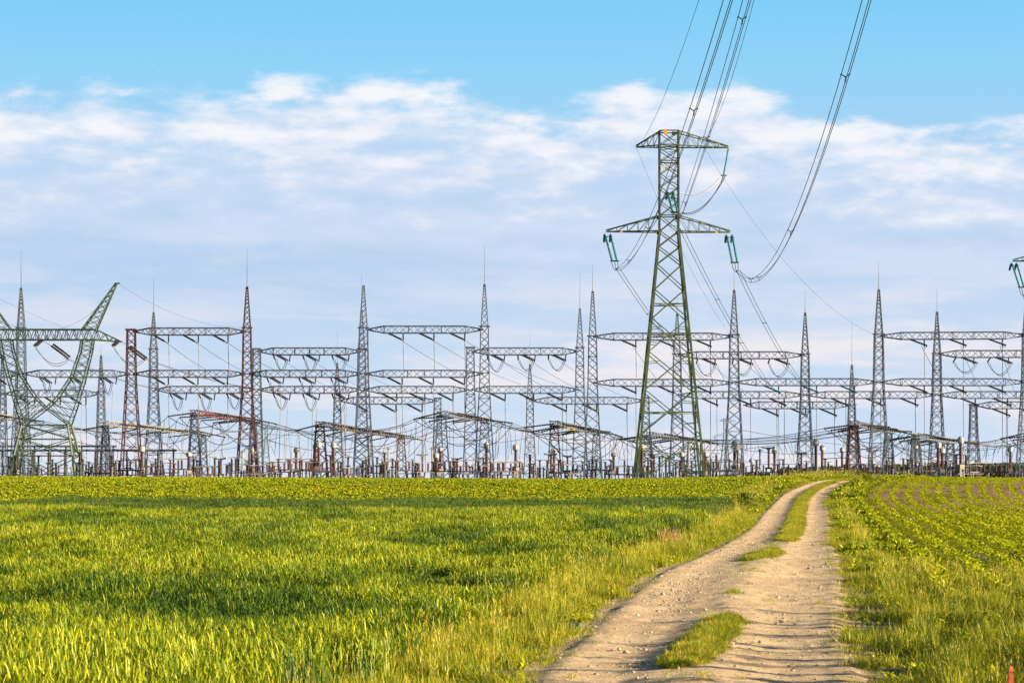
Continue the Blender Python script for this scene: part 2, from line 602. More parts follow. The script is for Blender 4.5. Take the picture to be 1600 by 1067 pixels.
def corners(c, z, w, wy=None):
    wy = w if wy is None else wy
    return [V(c[0] + sx * w / 2, c[1] + sy * wy / 2, z) for sx, sy in ((-1, -1), (1, -1), (1, 1), (-1, 1))]


def brace(mb, levels, c, r, horiz_every=0, single=False):
    for i in range(len(levels) - 1):
        a = corners(c, levels[i][0], levels[i][1]); b = corners(c, levels[i + 1][0], levels[i + 1][1])
        for k in range(4):
            j = (k + 1) % 4
            if not single or i % 2 == 0:
                mb.bar(a[k], b[j], r, cap=False)
            if not single or i % 2 == 1:
                mb.bar(a[j], b[k], r, cap=False)
            if horiz_every and i % horiz_every == 0:
                mb.bar(b[k], b[j], r, cap=False)


def legs(levels, c, r, mat, parent, r1=None):
    for k in range(4):
        mb = MB()
        for i in range(len(levels) - 1):
            a = corners(c, *levels[i])[k]; b = corners(c, *levels[i + 1])[k]
            mb.bar(a, b, r, r1 if r1 else r)
        mb.build('leg', mat, parent)


def lattice_mast(px, D, y_sh, y_top, y_rod, colour, label, base_px=31, sh_px=11.5, y_mid=None, mid_px=None, name='lattice_mast', group='lattice masts of the substation'):
    X = (px - 800) / F * D
    zg = float(ground(X, D)) - 0.1
    s = D / F
    z_of = lambda y: HC + (YH - y) * s
    o = thing(name, label, 'mast', (X, D, zg), group)
    m = M[colour]
    zs = z_of(y_sh)
    zm = zg + 0.66 * (zs - zg) if y_mid is None else z_of(y_mid)
    wm = (sh_px * 1.22 if mid_px is None else mid_px) * s
    wb, wsh = base_px * s, sh_px * s
    low = lattice_levels(zg, wb, zm, wm, 0.78)
    up = lattice_levels(zm, wm, zs, wsh, 0.85)
    lev = low + up[1:]
    legs(lev, (X, D), 0.072 * s / 0.0926, m, o)
    b = MB()
    brace(b, lev, (X, D), 0.035 * s / 0.0926, 3)
    b.build('bracing', m, o)
    if y_top is not None and y_top < y_sh - 3:
        zt = z_of(y_top)
        sl = lattice_levels(zs, wsh * 0.92, zt, 0.22, 1.0)
        if len(sl) > 12:
            sl = sl[:10] + [sl[-1]]
        sp = MB()
        for i in range(len(sl) - 1):
            for k in range(4):
                sp.bar(corners((X, D), *sl[i])[k], corners((X, D), *sl[i + 1])[k], 0.06 * s / 0.0926, cap=False)
        brace(sp, sl, (X, D), 0.032 * s / 0.0926)
        # platform ring at the shoulder
        q = corners((X, D), zs + 0.02, wsh * 1.35)
        for k in range(4):
            sp.bar(q[k], q[(k + 1) % 4], 0.05 * s / 0.0926)
        spo = sp.build('spire', m, o)
        if y_rod is not None:
            rd = MB()
            zr = z_of(y_rod)
            rd.bar(V(X, D, zt - 0.3), V(X, D, zt + (zr - zt) * 0.45), 0.05, 0.04, n=6)
            rd.bar(V(X, D, zt + (zr - zt) * 0.45), V(X, D, zr), 0.032, 0.016, n=6)
            rd.build('lightning_rod', M['dark'], spo)
    else:
        q = corners((X, D), zs, wsh * 1.2)
        t = MB()
        for k in range(4):
            t.bar(q[k], q[(k + 1) % 4], 0.10 * s / 0.0926)
        t.build('top_frame', m, o)
    return o


def zigzag(mb, a0, b0, a1, b1, n, r):
    """web of a truss between chord a0-a1 and chord b0-b1"""
    for i in range(n):
        t0, t1 = i / n, (i + 1) / n
        if i % 2 == 0:
            mb.bar(a0.lerp(a1, t0), b0.lerp(b1, t1), r, cap=False)
        else:
            mb.bar(b0.lerp(b1, t0), a0.lerp(a1, t1), r, cap=False)


def sag_pts(a, b, sag, n=14):
    return [a.lerp(b, i / n) + V(0, 0, -4 * sag * (i / n) * (1 - i / n)) for i in range(n + 1)]


def gantry_beam(x1, y1, x2, y2, D, colour, label, strings='S', D2=None, name='gantry_beam', drop=None, glass=()):
    D2 = D if D2 is None else D2
    a, b = P(x1, y1, D), P(x2, y2, D2)
    s = D / F
    mid = (a + b) / 2
    o = thing(name, label, 'beam', tuple(mid), 'gantry beams of the substation')
    ax = (b - a).normalized()
    side = V(0, 0, 1).cross(ax).normalized()
    L = (b - a).length
    hh, hw = 0.50 * s / 0.0926, 0.62
    h_end, w_end = 0.14, 0.16
    st = [(0.0, h_end, w_end), (0.13, hh, hw), (0.87, hh, hw), (1.0, h_end, w_end)]
    mb = MB()
    rc, rw = 0.066 * s / 0.0926, 0.034 * s / 0.0926
    def cn(t, h, w):
        c = a.lerp(b, t)
        # only the underside rises at the ends
        return [c + side * w + V(0, 0, hh), c - side * w + V(0, 0, hh), c - side * w + V(0, 0, hh - 2 * h), c + side * w + V(0, 0, hh - 2 * h)]
    def cn2(t, h, w):
        c = a.lerp(b, t)
        return [c + side * w + V(0, 0, h), c - side * w + V(0, 0, h), c - side * w + V(0, 0, -h), c + side * w + V(0, 0, -h)]
    for i in range(3):
        q0, q1 = cn2(*st[i]), cn2(*st[i + 1])
        nseg = max(3, int(L * (st[i + 1][0] - st[i][0]) / (1.05 * s / 0.0926)))
        for k in range(4):
            mb.bar(q0[k], q1[k], rc, cap=False)
            j = (k + 1) % 4
            zigzag(mb, q0[k], q0[j], q1[k], q1[j], nseg, rw)
    for t in (0.13, 0.35, 0.5, 0.65, 0.87):
        q = cn2(t, hh, hw)
        for k in range(4):
            mb.bar(q[k], q[(k + 1) % 4], rw * 1.2)
    # fixing brackets at both ends, reaching the masts
    mb.bar(a - ax * 0.5, a + ax * 0.2, 0.12)
    mb.bar(b - ax * 0.2, b + ax * 0.5, 0.12)
    mb.build('truss', M['beam' if colour == 'grey' else colour], o)
    fr = (0.27, 0.55, 0.83) if strings in ('S', 'Sd') else (0.2, 0.5, 0.8)
    k = s / 0.0926
    for i, t in enumerate(fr):
        c = a.lerp(b, t) + V(0, 0, -hh)
        im = M['teal'] if i in glass else M['porcelain']
        if strings in ('S', 'Sd'):
            e1 = c + V(0.4, -3.0, -1.1) * k
            c0 = c + V(-1.7, -0.2, 0.02) * k
            si = MB(); si.ribs(c0, e1, 0.165 * k, 11, 0.6, 6); si.build('insulator_string', im, o)
            vi = MB(); vi.ribs(c + V(0.5, 0.1, 0.1) * k, c + V(0.5, 0.1, -1.05) * k, 0.14 * k, 6, 0.5, 6); vi.build('insulator_string', im, o)
            jw = MB(); jw.tube(sag_pts(e1, c + V(0.5, 0.1, -1.05) * k, 0.18 * k, 6), 0.045 * k, 4); jw.build('jumper_wire', M['wire'], o)
            if drop:
                dz = HC + (YH - drop) * s
                dw = MB(); dw.tube(sag_pts(c + V(0.5, 0.1, -1.05) * k, V(c.x + 0.6 * k, c.y + 0.4, dz), 0.0, 4), 0.04 * k, 4); dw.build('dropper_wire', M['wire'], o)
        elif strings == 'U':
            e1 = c + V(1.15, -3.0, -1.0) * k
            e2 = c + V(-1.0, 3.0, -0.55) * k
            for st_, en_ in ((c + V(-0.75, -0.3, 0.05) * k, e1), (c + V(-0.35, -0.3, 0.05) * k, e1 + V(0.3, 0, 0.05) * k),
                             (c + V(1.5, 0, 0.05) * k, c + V(1.35, -0.1, -1.0) * k), (c + V(-1.05, 0.3, 0.05) * k, e2)):
                si = MB(); si.ribs(st_, en_, 0.12 * k, 9, 0.55, 6); si.build('insulator_string', im, o)
            sgj = 1.35 + 0.4 * R.random()
            jw = MB(); jw.tube(sag_pts(e2, e1, sgj * k, 12), 0.045 * k, 4); jw.tube(sag_pts(e2 + V(0.22, 0, 0) * k, e1 + V(0.22, 0, 0) * k, (sgj + 0.2) * k, 12), 0.04 * k, 4); jw.build('jumper_wire', M['wire'], o)
            if drop:
                dz = HC + (YH - drop) * s
                dw = MB(); dw.tube([e1 + V(0.15, 0.6, -1.0) * k, V(e1.x - 0.1 * k, e1.y, dz)], 0.04 * k, 4); dw.build('dropper_wire', M['wire'], o)
    return o


# the tall green tension pylon ------------------------------------------------
def bundle(name, label, cat, paths, r, group, spacers=(), mat='wire'):
    """a conductor bundle: each sub-conductor and each spacer a part"""
    n = len(paths[0])
    mid = paths[0][n // 2]
    o = thing(name, label, cat, tuple(mid), group)
    for p in paths:
        mb = MB(); mb.tube(p, r, 5); mb.build('wire', M[mat], o)
    for t in spacers:
        i = min(n - 1, int(t * (n - 1)))
        q = [p[i] for p in paths]
        c = sum(q, V(0, 0, 0)) / len(q)
        mb = MB()
        for p in q:
            mb.bar(c, p, r * 1.1, n=4)
            mb.bar(p + V(0, -0.12, 0), p + V(0, 0.12, 0), r * 2.0, n=6)
        mb.build('spacer', M['dark'], o)
    return o


def make_pylon():
    D = 260.0
    s = D / F
    cx = (1045 - 800) * s
    zg = float(ground(cx, D)) - 0.15
    z = lambda y: HC + (YH - y) * s
    o = thing('transmission_pylon', 'tall green lattice pylon with two crossarms carrying the lines above the track', 'pylon', (cx, D, zg), 'green pylons')
    m = M['green']
    c = (cx, D)
    z_arm, z_top = z(362), z(206)
    wb, wt_ = 107 * s, 29.5 * s
    ys = [0, 0.20, 0.375, 0.525, 0.655, 0.77, 0.87, 0.94, 1.0]
    low = []
    for t in ys:
        low.append((zg + (z_arm - zg) * t, wb + (wt_ - wb) * t))
    up = [(z_arm + (z_top - z_arm) * t, wt_) for t in (0, 0.155, 0.30, 0.44, 0.57, 0.70, 0.82, 0.86, 1.0)]
    # legs: heavy angle sections
    lev = low + up[1:]
    legs(lev[:len(low)], c, 0.118, m, o)
    upl = MB()
    for i in range(len(up) - 1):
        for k in range(4):
            upl.bar(corners(c, *up[i])[k], corners(c, *up[i + 1])[k], 0.07, cap=False)
    brace(upl, up, c, 0.04)
    for yy in (0.155, 0.70, 0.86, 1.0):
        q = corners(c, z_arm + (z_top - z_arm) * yy, wt_)
        for k in range(4):
            upl.bar(q[k], q[(k + 1) % 4], 0.06)
    for yy in np.linspace(0.05, 0.97, 16):
        q = corners(c, z_arm + (z_top - z_arm) * yy, wt_)
        upl.bar(q[1] + V(-1.2, 0.03, 0), q[1] + V(0, 0.03, 0), 0.025)
    upl.build('upper_body', m, o)
    br = MB()
    for i in range(len(low) - 1):
        a, b = corners(c, *low[i]), corners(c, *low[i + 1])
        for k in range(4):
            j = (k + 1) % 4
            br.bar(a[k], b[j], 0.05); br.bar(a[j], b[k], 0.05)
            # short secondary members from the crossing to the legs
            if i < 4:
                x = (a[k] + a[j] + b[k] + b[j]) / 4
                lm, rm = a[k].lerp(b[k], 0.5), a[j].lerp(b[j], 0.5)
                br.bar(a[k].lerp(x, 0.5), a[k].lerp(b[k], 0.28), 0.035); br.bar(a[j].lerp(x, 0.5), a[j].lerp(b[j], 0.28), 0.035)
                br.bar(b[k].lerp(x, 0.5), lm.lerp(b[k], 0.45), 0.035); br.bar(b[j].lerp(x, 0.5), rm.lerp(b[j], 0.45), 0.035)
        if i in (1, 3, 4):
            t = (a[0].lerp(b[0], 0.5), a[1].lerp(b[1], 0.5), a[2].lerp(b[2], 0.5), a[3].lerp(b[3], 0.5))
            for k in range(4):
                br.bar(t[k], t[(k + 1) % 4], 0.05)
            br.bar(t[0], t[2], 0.04); br.bar(t[1], t[3], 0.04)
    br.build('bracing', m, o)
    for zz, w in ((z_arm, wt_), (z(338), wt_)):
        for sx in (-1, 1):
            for sy in (-1, 1):
                pl = MB(); pl.box((cx + sx * w / 2, D + sy * (w / 2 + 0.12), zz), 0.42, 0.03, 0.42); pl.build('gusset_plate', m, o)
    def arm(ex, ey, yb, yt, nm):
        mb = MB()
        sg = -1 if ex < 1045 else 1
        x0 = cx + sg * wt_ / 2
        tip = V((ex - 800) * s, D, z(ey))
        tf = []
        for sy in (-1, 1):
            lo, hi = V(x0, D + sy * wt_ / 2, z(yb)), V(x0, D + sy * wt_ / 2, z(yt))
            t_lo, t_hi = tip + V(0, sy * 0.14, 0), tip + V(0, sy * 0.14, 0.16)
            mb.bar(lo, t_lo, 0.058); mb.bar(hi, t_hi, 0.05)
            n = 5 if (tip.x - x0) * sg > 4 else 4
            prev = None
            for i in range(n):
                t = i / n
                mb.bar(lo.lerp(t_lo, t), hi.lerp(t_hi, t), 0.024)
                mb.bar(hi.lerp(t_hi, t), lo.lerp(t_lo, (i + 0.98) / n), 0.024)
            tf.append((lo, t_lo, hi, t_hi))
        zigzag(mb, tf[0][0], tf[1][0], tf[0][1], tf[1][1], 7, 0.026)
        zigzag(mb, tf[0][2], tf[1][2], tf[0][3], tf[1][3], 6, 0.022)
        mb.build(nm, m, o)
        return tip
    tl = arm(994, 230, 229, 206.5, 'crossarm')
    tr = arm(1138, 231, 229, 206.5, 'crossarm')
    ll = arm(947, 362, 362, 338, 'crossarm')
    lr = arm(1141, 363, 362, 338, 'crossarm')
    # small number plates and markers
    mb = MB(); mb.box((cx - 0.45, D - wt_ / 2 - 0.25, z(208.5)), 0.34, 0.06, 0.5); mb.build('marker_plate', M['orange'], o)
    mb = MB(); mb.box((cx + 0.45, D - wt_ / 2 - 0.25, z(211.5)), 0.42, 0.06, 0.42); mb.build('marker_plate', M['dark'], o)
    mb = MB(); mb.box((cx - 0.62, D - wt_ / 2 - 0.2, z(264)), 0.26, 0.05, 0.28); mb.build('marker_plate', M['yellow'], o)
    for ex, ey in ((971, 363.5), (1119, 364)):
        mb = MB(); mb.box(((ex - 800) * s, D - 0.5, z(ey)), 0.24, 0.05, 0.22); mb.build('marker_plate', M['orange' if ex < 1000 else 'yellow'], o)
    # double tension strings hanging from the lower arms and the body
    def dbl(top, vec, nr, r=0.14):
        e = top + vec
        for dx in (-0.28, 0.30):
            mb = MB()
            mb.bar(top + V(dx, 0, 0.1), top + V(dx, 0, 0) + vec * 0.06, 0.03)
            mb.ribs(top + V(dx, 0, 0) + vec * 0.05, e + V(dx * 0.9, 0, 0), r, nr, 0.55, 8)
            mb.build('insulator_string', M['teal'], o)
            mb = MB(); mb.ribs(top + V(dx * 1.1, 0.3, -0.05), top + V(dx * 1.1, 1.3, -0.75), 0.16, 4, 0.5, 8); mb.build('insulator_string', M['teal'], o)
        yk = MB()
        yk.bar(e + V(-0.42, 0, 0), e + V(0.42, 0, 0), 0.06)
        for dx in (-0.35, 0.0, 0.35):
            yk.bar(e + V(dx, 0, 0), e + V(dx * 0.7 + 0.12, 0, -0.75 - 0.15 * (dx > 0)), 0.03)
            yk.bar(e + V(dx * 0.7 + 0.12, 0, -0.75), e + V(0.15, 0, -1.05), 0.025)
        yo = yk.build('yoke', M['dark'], o)
        # arcing rings
        for zz in (0.12, 1.0):
            cc = top + vec * zz if zz < 0.5 else e
            rg = [cc + V(math.cos(t) * 0.5, math.sin(t) * 0.3, 0.05) for t in np.linspace(0, 2 * math.pi, 15)]
            yk = MB(); yk.tube(rg, 0.022, 4); yk.build('arcing_ring', M['dark'], yo)
        return e + V(0.15, 0, -0.8)
    e_l = dbl(ll + V(0.15, 0, -0.25), V(0.72, -0.9, -3.0), 22)
    e_r = dbl(lr + V(-0.1, 0, -0.25), V(0.50, -0.9, -3.1), 22)
    e_m = dbl(V(cx + 0.12, D - 0.1, z(299)), V(0.5, -0.6, -2.35), 17, 0.15)
    # hanging support string of the jumper, at the right end of the top arm
    je = V((1130 - 800) * s, D - 0.4, z(275))
    mb = MB(); mb.ribs(tr + V(0, 0, -0.1), je, 0.11, 20, 0.55, 7); mb.build('insulator_string', M['teal'], o)
    mb = MB(); mb.bar(je + V(-0.3, 0, 0), je + V(0.35, 0, 0), 0.05); mb.bar(je, je + V(-0.25, 0, -0.75), 0.05); mb.bar(je + V(0.2, 0, 0), je + V(-0.05, 0, -0.6), 0.04); mb.build('yoke', M['dark'], o)
    for dx, mt, sg, zz in ((0.0, 'wire', 1.25, -0.5), (-0.22, 'wire', 1.45, -0.65), (-0.4, 'wirelit', 0.95, -0.3)):
        q1 = je + V(dx, 0, zz)
        q2 = V((1063 - 800) * s, D - 0.9, z(334 if mt == 'wire' else 303))
        mb = MB(); mb.tube(sag_pts(q1, q2, sg * 0.9, 14), 0.05 if mt == 'wirelit' else 0.035, 4)
        mb.build('jumper_wire', M[mt], o)
    return o, e_l, e_m, e_r, tl, tr


pylon, E_L, E_M, E_R, T_L, T_R = make_pylon()


def span(p0, k, z0, dmin, d_end=-40, n=60, off=((0, 0), (0.42, 0.0), (0.21, -0.36))):
    """conductors from the pylon back over the camera: straight in plan, a parabola in height"""
    a = (p0.z - z0) / (p0.y - dmin) ** 2
    paths = []
    for ox, oz in off:
        pts = []
        for i in range(n + 1):
            d = p0.y + (d_end - p0.y) * i / n
            ramp = min(1.0, (p0.y - d) / 6.0)
            pts.append(V(p0.x + k * (p0.y - d) + ox * ramp, d, z0 + a * (d - dmin) ** 2 + oz * ramp))
        paths.append(pts)
    return paths


G1 = 'overhead lines above the track'
bundle('conductor_bundle', 'dark triple conductor sweeping up from the right lower arm of the tall green pylon', 'power line', span(E_R, -0.0525, 19.5, 186), 0.022, G1, (0.11, 0.16, 0.30, 0.46, 0.58))
bundle('conductor_bundle', 'dark triple conductor from the left lower arm, passing the tall green pylon body', 'power line', span(E_L, -0.010, 22.0, 180), 0.022, G1, (0.10, 0.24, 0.42, 0.56))
bundle('conductor_bundle', 'dark triple conductor rising from the middle of the tall green pylon body', 'power line', span(E_M, -0.0425, 27.0, 102), 0.022, G1, (0.09, 0.28, 0.44))
bundle('earth_wire', 'thin single earth wire climbing from the short left top arm', 'power line', span(T_L + V(0.8, 0, 0.9), -0.0225, 31.5, 96, off=((0, 0),)), 0.018, G1)
bundle('earth_wire', 'thin single earth wire climbing from the long right top arm', 'power line', span(P(1098, 222, 260), -0.050, 32.0, 144, off=((0, 0),)), 0.018, G1)


def line(name, label, a, b, sag, r, group, off=((0, 0),), sp=(), cat='power line', n=18):
    paths = [[p + V(ox, 0, oz) for p in sag_pts(a, b, sag, n)] for ox, oz in off]
    return bundle(name, label, cat, paths, r, group, sp)


TW = ((0, 0), (0.42, 0.0))
G2 = 'lines from the pylons down to the substation'
line('conductor_bundle', 'twin conductor dropping from the left lower arm of the tall pylon to the substation', E_L, P(1108, 603, 334), 0.9, 0.03, G2, TW, (0.3, 0.6))
line('conductor_bundle', 'twin conductor dropping from the body of the tall pylon to the substation', P(1064, 362, 261), P(1202, 606, 334), 0.9, 0.03, G2, TW, (0.35, 0.65))
line('conductor_bundle', 'twin conductor dropping from the right lower arm of the tall pylon to the substation', E_R, P(1256, 606, 334), 0.9, 0.03, G2, TW, (0.35, 0.65))
line('earth_wire', 'thin earth wire running from the right top arm down to a right-hand spired mast', P(1100, 231, 260), P(1369, 524, 335), 3.2, 0.014, G2)
line('earth_wire', 'thin earth wire running from the left top arm tip down to a spired mast behind', T_L, P(1140, 522, 335), 1.6, 0.014, G2)

# the right-hand pylon, only its left crossarm reaches into the picture
p2 = copy_tree(pylon)
_x2, _d2 = (1670 - 800) / F * 292, 292.0
p2.location = (_x2, _d2, float(ground(_x2, _d2)) - 0.15)
tag(p2, 'green pylon cut by the right edge, only an arm tip with teal insulators showing', 'pylon', 'green pylons')
_sh = Vector(p2.location) - Vector(pylon.location)
line('conductor_bundle', 'twin conductor dropping from the arm tip at the far right edge', E_L + _sh, P(1640, 604, 334), 0.9, 0.03, G2, TW)
for pxx, dd, lb in ((1133, 1500, 'tiny faint pylon far beyond the substation behind a grey spired mast'), (416, 1750, 'tiny faint pylon far beyond the substation near the left middle')):
    p3 = copy_tree(pylon)
    xx = (pxx - 800) / F * dd
    p3.location = (xx, dd, float(ground(xx, dd)))
    tag(p3, lb, 'pylon', 'green pylons')


# the wide green portal pylon on the left ---------------------------------------
def make_delta():
    D = 318.0
    s = D / F
    cx = (73 - 800) * s
    zg = float(ground(cx, D)) - 0.15
    o = thing('delta_pylon', 'green Y-shaped lattice pylon with raised horns at the left edge', 'pylon', (cx, D, zg), 'green pylons')
    m = M['deepgreen']
    q = lambda px, py, dy: P(px, py, D) + V(0, dy, 0)
    mir = lambda x: 146 - x
    zbot = YH - (zg - HC) / s
    fy = 31 * s / 1.0
    DB, DW, DT = 3.4, 1.5, 0.75      # half depths at base, waist, top
    br = MB()
    # lower body
    W = [(zbot, 21, DB), (712, 27.5, 2.6), (686, 32.5, 2.0), (664, 37, DW)]
    for k, (sx, sy) in enumerate(((0, -1), (0, 1), (1, -1), (1, 1))):
        lg = MB()
        for i in range(len(W) - 1):
            y0, x0, d0 = W[i]; y1, x1, d1 = W[i + 1]
            if sx: x0, x1 = mir(x0), mir(x1)
            lg.bar(q(x0, y0, sy * d0), q(x1, y1, sy * d1), 0.105)
        lg.build('leg', m, o)
    for i in range(len(W) - 1):
        y0, x0, d0 = W[i]; y1, x1, d1 = W[i + 1]
        a = [q(x0, y0, -d0), q(mir(x0), y0, -d0), q(mir(x0), y0, d0), q(x0, y0, d0)]
        b = [q(x1, y1, -d1), q(mir(x1), y1, -d1), q(mir(x1), y1, d1), q(x1, y1, d1)]
        for k in range(4):
            j = (k + 1) % 4
            br.bar(a[k], b[j], 0.055); br.bar(a[j], b[k], 0.055)
            br.bar(b[k], b[j], 0.06)
            x = (a[k] + a[j] + b[k] + b[j]) / 4
            br.bar(a[k].lerp(b[k], 0.5), a[k].lerp(x, 0.5), 0.035); br.bar(a[j].lerp(b[j], 0.5), a[j].lerp(x, 0.5), 0.035)
    br.build('bracing', m, o)
    # the two forks
    for sd in (0, 1):
        fx = (lambda v: v) if sd == 0 else mir
        fk = MB()
        outer = [(664, 37, DW), (630, 25, 1.25), (590, 13, 1.0), (550, 3, 0.85), (530, 0, DT)]
        inner = [(638, 73, 1.3), (620, 55, 1.2), (588, 34, 1.0), (550, 21, 0.85), (530, 18, DT)]
        for sy in (-1, 1):
            for ch in (outer, inner):
                for i in range(4):
                    fk.bar(q(fx(ch[i][1]), ch[i][0], sy * ch[i][2]), q(fx(ch[i + 1][1]), ch[i + 1][0], sy * ch[i + 1][2]), 0.075)
            for i in range(4):
                oa, ob = outer[i], outer[i + 1]; ia, ib = inner[i], inner[i + 1]
                A = [q(fx(oa[1]), oa[0], sy * oa[2]), q(fx(ob[1]), ob[0], sy * ob[2])]
                B = [q(fx(ia[1]), ia[0], sy * ia[2]), q(fx(ib[1]), ib[0], sy * ib[2])]
                zigzag(fk, A[0], B[0], A[1], B[1], 3, 0.036)
                zigzag(fk, B[0], A[0], B[1], A[1], 3, 0.036)
        for ch in (outer, inner):
            for i in range(4):
                zigzag(fk, q(fx(ch[i][1]), ch[i][0], -ch[i][2]), q(fx(ch[i][1]), ch[i][0], ch[i][2]),
                       q(fx(ch[i + 1][1]), ch[i + 1][0], -ch[i + 1][2]), q(fx(ch[i + 1][1]), ch[i + 1][0], ch[i + 1][2]), 3, 0.03)
        fk.bar(q(fx(37), 664, -DW), q(fx(73), 638, -1.3), 0.07); fk.bar(q(fx(37), 664, DW), q(fx(73), 638, 1.3), 0.07)
        fk.build('fork', m, o)
        hn = MB()
        tip = q(fx(-37), 443, 0)
        base = [q(fx(18), 516, -DT), q(fx(18), 516, DT), q(fx(-4), 516, DT), q(fx(-4), 516, -DT)]
        tips = [tip + V(0.25 if sd == 0 else -0.25, -0.12, 0), tip + V(0.25 if sd == 0 else -0.25, 0.12, 0), tip + V(0, 0.12, 0), tip + V(0, -0.12, 0)]
        for k in range(4):
            hn.bar(base[k], tips[k], 0.068)
            j = (k + 1) % 4
            zigzag(hn, base[k], base[j], tips[k], tips[j], 9, 0.03)
            zigzag(hn, base[j], base[k], tips[j], tips[k], 9, 0.028)
        hn.bar(tip + V(-0.35, 0, 0.02), tip + V(0.35, 0, 0.02), 0.09)
        hn.build('horn', m, o)
    ca = MB()
    for sy in (-1, 1):
        for y in (515, 531):
            ca.bar(q(-4, y, sy * DT), q(150, y, sy * DT), 0.08)
        zigzag(ca, q(-4, 515, sy * DT), q(-4, 531, sy * DT), q(150, 515, sy * DT), q(150, 531, sy * DT), 26, 0.04)
        for xx in np.linspace(-4, 150, 11):
            ca.bar(q(xx, 515, sy * DT), q(xx, 531, sy * DT), 0.035)
        for e0, e1 in ((-4, -44), (150, 190)):
            tp = q(e1, 534, sy * 0.12)
            ca.bar(q(e0, 515, sy * DT), tp, 0.085); ca.bar(q(e0, 531, sy * DT), tp, 0.085)
            zigzag(ca, q(e0, 515, sy * DT), q(e0, 531, sy * DT), tp, tp, 6, 0.04)
    for y in (515, 531):
        zigzag(ca, q(-4, y, -DT), q(-4, y, DT), q(150, y, -DT), q(150, y, DT), 20, 0.04)
    ca.build('crossarm', m, o)
    # double tension strings and jumpers
    for bx in (62, 183, -40):
        for dx in (0, 0.32):
            mb = MB(); mb.ribs(q(bx, 533, -0.2) + V(dx, 0, 0), q(bx - 3, 541.5, -2.4) + V(dx, 0, 0), 0.17, 8, 0.5, 7); mb.build('insulator_string', M['porcelain'], o)
            mb = MB(); mb.ribs(q(bx + 17, 540 if bx == 62 else 543, 0.4) + V(dx * 0.8, 0, dx * 0.7), q(bx + 37, 558 if bx == 62 else 560, 3.5) + V(dx * 0.8, 0, dx * 0.7), 0.16, 14, 0.55, 7); mb.build('insulator_string', M['porcelain'], o)
        mb = MB(); mb.bar(q(bx + 4, 532, 0), q(bx + 17, 540, 0.4), 0.03)
        mb.build('link', M['dark'], o)
        mb = MB()
        mb.tube(sag_pts(q(bx - 3, 542, -2.4), q(bx + 37, 558, 3.5), 1.4, 12), 0.035, 4)
        mb.tube(sag_pts(q(bx - 1, 542, -2.4), q(bx + 39, 559, 3.5), 1.7, 12), 0.035, 4)
        mb.build('jumper_wire', M['wire'], o)
    return o


delta = make_delta()
G3 = 'lines from the green Y-shaped pylon'
line('earth_wire', 'thin earth wire sagging from off the left edge to the right horn tip', P(-160, 380, 160), P(184, 443, 318), 6.0, 0.015, G3)
line('earth_wire', 'thin earth wire from the right horn tip over to the red spired mast', P(184, 443, 318), P(384, 512, 350), 1.5, 0.014, G3)
line('earth_wire', 'thin earth wire crossing low from the left edge behind the green horn', P(-60, 436, 260), P(236, 545, 428), 1.5, 0.014, G3)
for x0, x1, lb in ((100, 300, 'twin conductor from the middle string of the green Y-shaped pylon to the gantry'), (220, 470, 'twin conductor from the right arm of the green Y-shaped pylon to the gantry')):
    line('conductor_bundle', lb, P(x0, 559, 322), P(x1, 612, 428), 1.2, 0.03, G3, TW)

